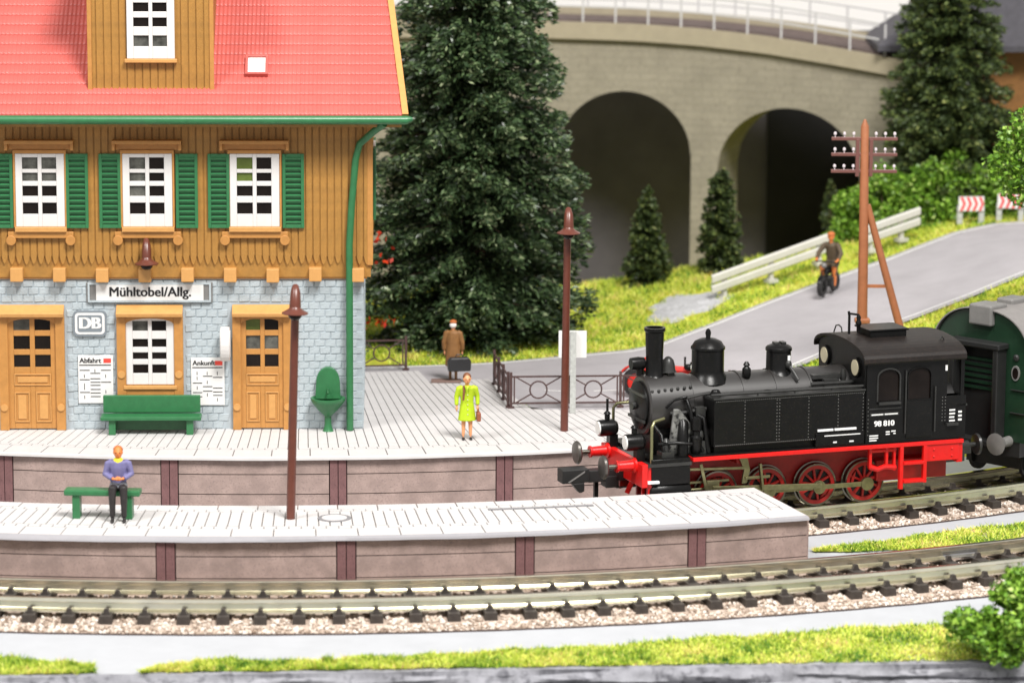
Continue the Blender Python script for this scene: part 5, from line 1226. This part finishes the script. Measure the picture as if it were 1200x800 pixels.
# chevron boards
def chevron(label, loc, rz):
    t = thing('chevron_board', label, 'road sign', loc, rz, 'red and white chevron boards'); W = .84
    MB().box(-W/2,W/2,-.03,.03,.44,.92).build('board','white_paint',t)
    for k in range(4):
        x = -W/2+.04+k*.205; b = MB(); pts=[(x,.45),(x+.10,.45),(x+.20,.68),(x+.10,.91),(x,.91),(x+.10,.68)]
        if k == 3: pts=[(x,.45),(x+.10,.45),(min(x+.20,W/2),.68),(x+.10,.91),(x,.91),(x+.10,.68)]
        b.prism(pts,-.038,-.029,'xz'); b.build('chevron','chevron_red',t)
    for x in (-.36,.36): MB().box(x-.09,x+.09,.03,.15,0,.60).build('post','post_grey',t)
chevron('red and white chevron board in front of the shrubs, the left one', (15.15,22.75,2.30), R(4))
chevron('red and white chevron board partly hidden by the bright leafy tree', (16.48,23.0,2.36), R(-6))

# ------------------------------------------------------------------ small red tractor behind the fence
tc_ = thing('small_tractor', 'small red vehicle with headlamp standing behind the fence and engine smokebox', 'vehicle', (4.30,4.75,0.0), R(68)); tc_.scale = (.86,.86,.86)
b = MB(); b.box(-.30,.30,-1.05,.10,.48,.86); b.prism([(-.95,.86),(.1,.86),(.1,.98),(-.75,.98)],-.26,.26,'yz'); b.build('bonnet','tractor_red',tc_,bevel=.06)
MB().box(-.27,.27,-1.10,-1.05,.5,.88).build('grille','metal_grey',tc_,bevel=.02)
MB().box(-.34,.34,.10,1.1,.40,.62).build('chassis','tractor_red',tc_,bevel=.04)
def tyre_wheel(x,y,r,wd,parent):
    w_ = MB().lathe([(r*.62,-wd/2),(r*.92,-wd/2),(r,-wd*.3),(r,wd*.3),(r*.92,wd/2),(r*.62,wd/2)],24,(0,0,0),'x',caps=False).build('wheel','rubber',parent,smooth=50,loc=(x,y,r))
    b = MB().lathe([(r*.62,-wd*.35),(r*.5,-wd*.2),(r*.18,-wd*.25),(r*.18,-wd*.4)],20,(0,0,0),'x'); b.lathe([(r*.62,wd*.35),(r*.5,wd*.2),(r*.18,wd*.25),(r*.18,wd*.4)],20,(0,0,0),'x'); b.build('rim','tractor_red',w_,smooth=50)
for s in (-1,1):
    tyre_wheel(s*.62,.75,.50,.26,tc_); tyre_wheel(s*.55,-.72,.30,.18,tc_)
    ar=[(.75-.62*math.cos(t),.50+.62*math.sin(t)) for t in np.linspace(.3,2.6,12)]; inn=[(.75-.56*math.cos(t),.50+.56*math.sin(t)) for t in np.linspace(.3,2.6,12)]
    b=MB(); 
    for i in range(11): b.prism([ar[i],ar[i+1],inn[i+1],inn[i]],s*.62-.19,s*.62+.19,'yz')
    b.build('mudguard','tractor_red',tc_,smooth=50)
    hl=MB().lathe([(.10,-1.0),(.12,-.96),(.10,-.8),(.04,-.74)],14,(s*.30,0,1.06),'y').build('headlamp','loco_black',tc_,smooth=40); MB().lathe([(.09,-1.015),(.095,-.995)],14,(s*.30,0,1.06),'y').build('lens','lens_white',hl)
MB().lathe([(.24,0),(.24,.06),(.20,.08)],16,(0,.85,.80)).build('seat','loco_black',tc_,smooth=50)
b=MB(); b.tube([(0,.1,.95),(0,.32,1.16)],.03,6); b.tube([(.19*math.cos(a),.34+.08*math.sin(a),1.17+.17*math.sin(a)) for a in np.linspace(0,2*math.pi,17)],.022,6,caps=False); b.build('steering_wheel','loco_black',tc_,smooth=50)
MB().tube([(.18,-.6,.95),(.18,-.6,1.30)],.035,8).build('exhaust','loco_black',tc_)

# ------------------------------------------------------------------ people
def solid(shapes, voxel, smooth=4):
    """union of tapered limbs and ellipsoids, remeshed into one continuous skin"""
    mb = MB()
    for s in shapes:
        if s[0] == 't': mb.tube(s[1], s[2], 10, flat=s[3] if len(s) > 3 else 1.0)
        else: mb.ball(s[1], s[2], 14, 10)
    me = mb.mesh('figure','skin'); o = bpy.data.objects.new('figure', me); col.objects.link(o)
    r_ = o.modifiers.new('r','REMESH'); r_.mode='VOXEL'; r_.voxel_size = voxel
    sm_ = o.modifiers.new('s','SMOOTH'); sm_.iterations = smooth; sm_.factor = .5
    dg = bpy.context.evaluated_depsgraph_get(); out = bpy.data.meshes.new_from_object(o.evaluated_get(dg)); bpy.data.objects.remove(o); out.shade_smooth(); return out
def flesh(name, shapes, zones, mats, parent, voxel=.016, smooth=3):
    me = solid(shapes, voxel, smooth); me.name = name; me.materials.clear()
    for m_ in mats: me.materials.append(MATS[m_])
    if zones:
        for p in me.polygons: p.material_index = zones(p.center)
    return put(name, me, parent)
def hand(c, d, side, curl=.5):
    """palm, four fingers and a thumb; c = wrist, d = pointing direction, side = thumb side"""
    c = Vector(c); d = Vector(d).normalized(); s = Vector(side).normalized(); n_ = d.cross(s); out = [('t',[c-d*.02,c+d*.05,c+d*.085],[.028,.042,.036],.55)]
    for k,(o_,l) in enumerate(((-.030,.055),(-.010,.07),(.010,.075),(.030,.065))):
        b0 = c + d*.08 + s*o_*-1; out.append(('t',[b0, b0+d*l*.55+n_*curl*.012, b0+d*l+n_*curl*.035],[.0125,.012,.009]))
    b0 = c + d*.03 + s*.038; out.append(('t',[b0,b0+d*.03+s*.022,b0+d*.058+s*.026],[.014,.013,.010])); return out
def head(c, r=.112, look=(0,-1,0), ears=True):
    c = Vector(c); f = Vector(look).normalized(); s = f.cross(Vector((0,0,1))); sh = [('b',c,(r*.88,r*.98,r*1.18)),('b',c+f*r*.25-Vector((0,0,r*.62)),(r*.62,r*.66,r*.55)),('b',c+f*r*1.0-Vector((0,0,r*.12)),(r*.17,r*.20,r*.26)),('b',c+f*r*.86-Vector((0,0,r*.62)),(r*.34,r*.14,r*.10)),('b',c+f*r*.92+Vector((0,0,r*.22)),(r*.6,r*.08,r*.08))]
    if ears: sh += [('b',c+s*r*.9,(r*.12,r*.2,r*.28)),('b',c-s*r*.9,(r*.12,r*.2,r*.28))]
    return sh
def face(parent, c, r, look):
    c = Vector(c); f = Vector(look).normalized(); s = f.cross(Vector((0,0,1))); b = MB()
    for k in (-1,1): b.ball(c+f*r*.90+s*k*r*.36+Vector((0,0,r*.06)), (.014,.012,.012), 8, 6)
    b.build('eyes','black_print',parent); b = MB(); b.ball(c+f*r*.98-Vector((0,0,r*.60)),(.026,.012,.008),8,5); b.build('mouth','bag_brown',parent)

# woman in the lime coat, facing the viewer
wm = thing('person', 'woman in lime green coat carrying a brown bag on the rear platform', 'person', (-1.17,-1.35,.0), R(8))
arms = lambda s: [(s*.20,0,1.40),(s*.27,.02,1.15),(s*.275,-.03,.92)]
shapes = head((0,-.01,1.62)) + [('t',[(0,0,1.40),(0,0,1.52)],[.055,.052]),('t',[(0,0,.80),(0,0,1.1),(0,0,1.40)],[.13,.13,.14],.7)]
for s in (-1,1):
    shapes += [('t',arms(s),[.06,.048,.034])] + hand((s*.275,-.03,.90),(0,-.1,-1),(0,-1,0)) + [('t',[(s*.085,0,.85),(s*.09,0,.48),(s*.095,.01,.10)],[.085,.06,.04]),('b',(s*.10,-.05,.035),(.045,.11,.04))]
bd = flesh('body', shapes, lambda c: 1 if c.z < .075 else 0, ['skin','black_cloth'], wm)
coat = [('t',[(0,0,.52),(0,0,.72),(0,0,1.0),(0,0,1.20),(0,0,1.38),(0,0,1.45)],[.245,.215,.175,.18,.185,.10],.72)] + [('t',[(s*.13,0,1.39),(s*.215,0,1.37),(s*.275,.02,1.15),(s*.28,-.03,.93)],[.08,.082,.066,.052]) for s in (-1,1)]
flesh('coat', coat, None, ['lime_cloth'], wm, .018)
b = MB(); b.prism([(-.09,1.47),(-.015,1.30),(-.03,1.47)],-.19,-.15,'xz'); b.prism([(.09,1.47),(.015,1.30),(.03,1.47)],-.19,-.15,'xz'); b.build('collar','lime_cloth',wm,bevel=.008)
b = MB(); [b.ball((.0,-.145-.012*k/4,1.22-.13*k),.014,8,6) for k in range(5)]; b.build('buttons','white_plastic',wm)
flesh('hair', [('b',(0,.025,1.665),(.112,.115,.12)),('b',(0,.05,1.58),(.105,.09,.09))], None, ['hair_brown'], wm, .014)
face(wm,(0,-.01,1.62),.112,(0,-1,0))
MB().tube([(-.10,-.10,1.46),(-.10,-.165,1.30),(-.12,-.17,1.08)],.028,8,flat=.4).build('scarf','hair_brown',wm,smooth=50)
bg = thing('handbag', 'brown handbag hanging from the woman hand', 'bag', tuple(Vector((-1.17,-1.35,0))+Vector((.30,.0,.50))), R(8))
MB().box(-.055,.055,-.13,.13,0,.24).build('pouch','bag_brown',bg,bevel=.03); MB().tube([(0,-.09,.23),(0,-.05,.34),(0,.04,.34),(0,.09,.23)],.012,6).build('handle','bag_brown',bg,smooth=50)
# man in brown coat seen from behind
mn = thing('person', 'man in long brown coat and white hair walking away with a black bag', 'person', (-1.68,6.75,.03), R(172)); mn.scale = (.9,.95,1.0)
shapes = head((0,-.02,1.60)) + [('t',[(0,0,1.38),(0,0,1.5)],[.06,.055]),('t',[(0,0,.8),(0,0,1.1),(0,0,1.40)],[.14,.14,.15],.7)]
for s in (-1,1): shapes += [('t',[(s*.21,0,1.38),(s*.28,0,1.1),(s*.28,-.05,.86)],[.06,.05,.036])] + hand((s*.28,-.05,.84),(0,-.1,-1),(0,-1,0)) + [('t',[(s*.09,0,.85),(s*.10,-.05*s,.46),(s*.11,-.10*s,.08)],[.085,.06,.045]),('b',(s*.11,-.05-.10*s,.035),(.05,.12,.04))]
flesh('body', shapes, lambda c: 1 if c.z < .6 else 0, ['skin','brown_coat'], mn)
flesh('coat', [('t',[(0,0,.42),(0,0,.70),(0,0,1.0),(0,0,1.22),(0,0,1.38),(0,0,1.46)],[.26,.24,.21,.21,.20,.10],.75)] + [('t',[(s*.14,0,1.39),(s*.22,0,1.36),(s*.295,0,1.1),(s*.29,-.05,.88)],[.085,.09,.075,.068]) for s in (-1,1)], None, ['brown_coat'], mn, .018)
flesh('hair', [('b',(0,.025,1.60),(.115,.112,.085))], None, ['hair_white'], mn, .014)
flesh('cap', [('b',(0,0,1.69),(.118,.125,.07)),('b',(0,-.10,1.67),(.085,.06,.025))], None, ['cap_brown'], mn, .014)
face(mn,(0,-.02,1.60),.112,(0,-1,0))
bg = thing('travel_bag', 'black travel bag held by the man in the brown coat', 'bag', (-1.50,6.42,.36), R(12))
MB().prism([(-.32,0),(.32,0),(.34,.28),(.26,.40),(-.26,.40),(-.34,.28)],-.12,.12,'xz').build('case','bag_black',bg,bevel=.04); MB().tube([(-.12,0,.39),(-.08,0,.47),(.08,0,.47),(.12,0,.39)],.018,6).build('handle','bag_black',bg,smooth=50)
fb = MB().box(-.55,.30,-.16,.16,0,.07).build('figure_base','base_brown',None,bevel=.015,loc=(-1.75,6.60,.004)); tag(fb,'flat brown plinth under the man in the brown coat','plinth')
# seated man on the front platform
fbn = thing('bench', 'plain green bench without back on the front platform', 'bench', (-9.62,-10.55,0), R(-2.5))
MB().box(-.90,.90,-.20,.20,.56,.70).build('seat','green_paint',fbn,bevel=.035)
for x in (-.62,.62): MB().box(x-.09,x+.09,-.15,.15,0,.56).build('leg','green_paint',fbn,bevel=.015)
st = thing('person', 'seated man in purple jumper and black trousers on the front bench', 'person', (-9.24,-10.62,0), R(4))
shapes = head((0,-.02,1.60),.118) + [('t',[(0,0,1.36),(0,0,1.48)],[.062,.058]),('t',[(0,.02,.76),(0,.02,1.05),(0,.0,1.36)],[.15,.15,.16],.72)]
for s in (-1,1): shapes += [('t',[(s*.22,.0,1.34),(s*.29,-.03,1.08),(s*.10,-.22,1.0)],[.062,.052,.038])] + hand((s*.09,-.23,1.0),(-s,-.12,0),(0,0,1)) + [('t',[(s*.10,0,.78),(s*.13,-.36,.76),(s*.135,-.36,.42),(s*.135,-.34,.08)],[.10,.085,.062,.045]),('b',(s*.14,-.42,.04),(.05,.13,.045))]
flesh('body', shapes, lambda c: 1 if c.z < .5 else 0, ['skin_orange','black_cloth'], st)
flesh('jumper', [('t',[(0,.02,.84),(0,.02,1.05),(0,.01,1.25),(0,0,1.38),(0,0,1.44)],[.19,.20,.215,.19,.10],.78)] + [('t',[(s*.15,0,1.36),(s*.235,0,1.33),(s*.305,-.03,1.08),(s*.14,-.21,1.01)],[.09,.09,.078,.062]) for s in (-1,1)], None, ['purple_cloth'], st, .018)
flesh('trousers', [('t',[(s*.09,.02,.80),(s*.13,-.36,.775),(s*.135,-.375,.55),(s*.135,-.34,.12)],[.125,.10,.085,.065]) for s in (-1,1)] + [('b',(0,.02,.82),(.19,.17,.13))], lambda c: 1 if c.z > .80 and c.y > -.22 else 0, ['black_cloth','grey_cloth'], st, .018)
MB().lathe([(.13,1.36),(.115,1.43),(.075,1.47)],14,(0,-.01,0)).build('collar','yellow_cloth',st,smooth=50,bevel=.01)
flesh('hair', [('b',(0,.025,1.655),(.118,.118,.10))], None, ['cap_brown'], st, .014)
face(st,(0,-.02,1.60),.118,(0,-1,0))
# moped and rider coming down the road
zr = road_pt(0,0)[2]; rx, ry = 9.88, 16.2; zr = g_rise(rx+.25*(ry-18)) + .006
hd = R(-24)
mp = thing('moped', 'small black moped coming down the road towards the engine', 'moped', (rx,ry,zr), hd)
def mw(y):
    w_ = MB().lathe([(.17,-.06),(.27,-.085),(.315,-.05),(.315,.05),(.27,.085),(.17,.06)],24,(0,0,0),'x',caps=False).build('wheel','rubber',mp,smooth=50,loc=(0,y,.31))
    b = MB().lathe([(.17,-.03),(.20,0),(.17,.03)],20,(0,0,0),'x',caps=False); b.lathe([(.05,-.06),(.05,.06)],10,(0,0,0),'x')
    for k in range(8): a=math.pi*k/4; b.bar((0,.05*math.cos(a),.05*math.sin(a)),(0,.21*math.cos(a),.21*math.sin(a)),.012,.012)
    b.build('rim','loco_grey',w_)
mw(-.62); mw(.58)
b = MB(); b.tube([(-.07,-.62,.31),(-.07,-.42,.80)],.025,8); b.tube([(.07,-.62,.31),(.07,-.42,.80)],.025,8); b.tube([(0,-.42,.86),(0,-.36,1.02)],.03,8); b.tube([(0,-.40,.78),(0,-.05,.50),(0,.40,.55),(0,.58,.31)],.045,8); b.build('frame','loco_black',mp,smooth=50)
b = MB(); b.tube([(-.36,-.22,1.02),(-.20,-.36,1.06),(.20,-.36,1.06),(.36,-.22,1.02)],.022,8); b.build('handlebar','loco_black',mp,smooth=50)
MB().ball((0,-.48,.95),(.09,.10,.09),12,8).build('headlamp','metal_grey',mp,smooth=70)
MB().ball((0,.0,.74),(.12,.26,.12),12,8).build('fuel_tank','loco_black',mp,smooth=70); MB().ball((0,.38,.80),(.13,.30,.07),12,8).build('saddle','loco_black',mp,smooth=70)
MB().box(-.20,.20,-.20,.28,.24,.56).build('engine','loco_grey',mp,bevel=.04)
ar=[(-.62-.36*math.cos(t),.31+.36*math.sin(t)) for t in np.linspace(.4,2.5,10)]; inn=[(-.62-.335*math.cos(t),.31+.335*math.sin(t)) for t in np.linspace(.4,2.5,10)]
b=MB(); [b.prism([ar[i],ar[i+1],inn[i+1],inn[i]],-.07,.07,'yz') for i in range(9)]; b.build('mudguard','loco_black',mp,smooth=50)
rd = thing('person', 'rider in dark olive coat sitting on the moped', 'person', (rx,ry,zr), hd)
shapes = head((0,.14,1.78),.115) + [('t',[(0,.18,1.52),(0,.15,1.66)],[.06,.056]),('t',[(0,.36,.90),(0,.30,1.2),(0,.20,1.54)],[.15,.15,.16],.72)]
for s in (-1,1): shapes += [('t',[(s*.21,.20,1.50),(s*.36,.06,1.26),(s*.345,-.20,1.08)],[.06,.05,.038])] + hand((s*.35,-.20,1.07),(-s*.2,-1,0),(-s,0,0)) + [('t',[(s*.10,.34,.92),(s*.20,-.08,.82),(s*.19,.02,.42),(s*.18,.0,.22)],[.10,.085,.06,.045]),('b',(s*.18,-.07,.19),(.05,.13,.045))]
flesh('body', shapes, lambda c: 1 if c.z < .26 else 0, ['skin_orange','black_cloth'], rd)
flesh('coat', [('t',[(0,.36,.86),(0,.34,1.05),(0,.28,1.30),(0,.21,1.52),(0,.19,1.60)],[.21,.20,.215,.19,.10],.78)] + [('t',[(s*.15,.20,1.52),(s*.23,.19,1.49),(s*.37,.06,1.26),(s*.35,-.15,1.10)],[.09,.088,.075,.062]) for s in (-1,1)] + [('t',[(s*.10,.34,.92),(s*.205,-.06,.84),(s*.20,.0,.60)],[.13,.11,.085]) for s in (-1,1)], None, ['olive_cloth'], rd, .018)
flesh('cap', [('b',(0,.15,1.85),(.125,.125,.085)),('b',(0,.04,1.845),(.08,.06,.025))], None, ['cap_brown'], rd, .014)
face(rd,(0,.14,1.78),.115,(0,-1,0))
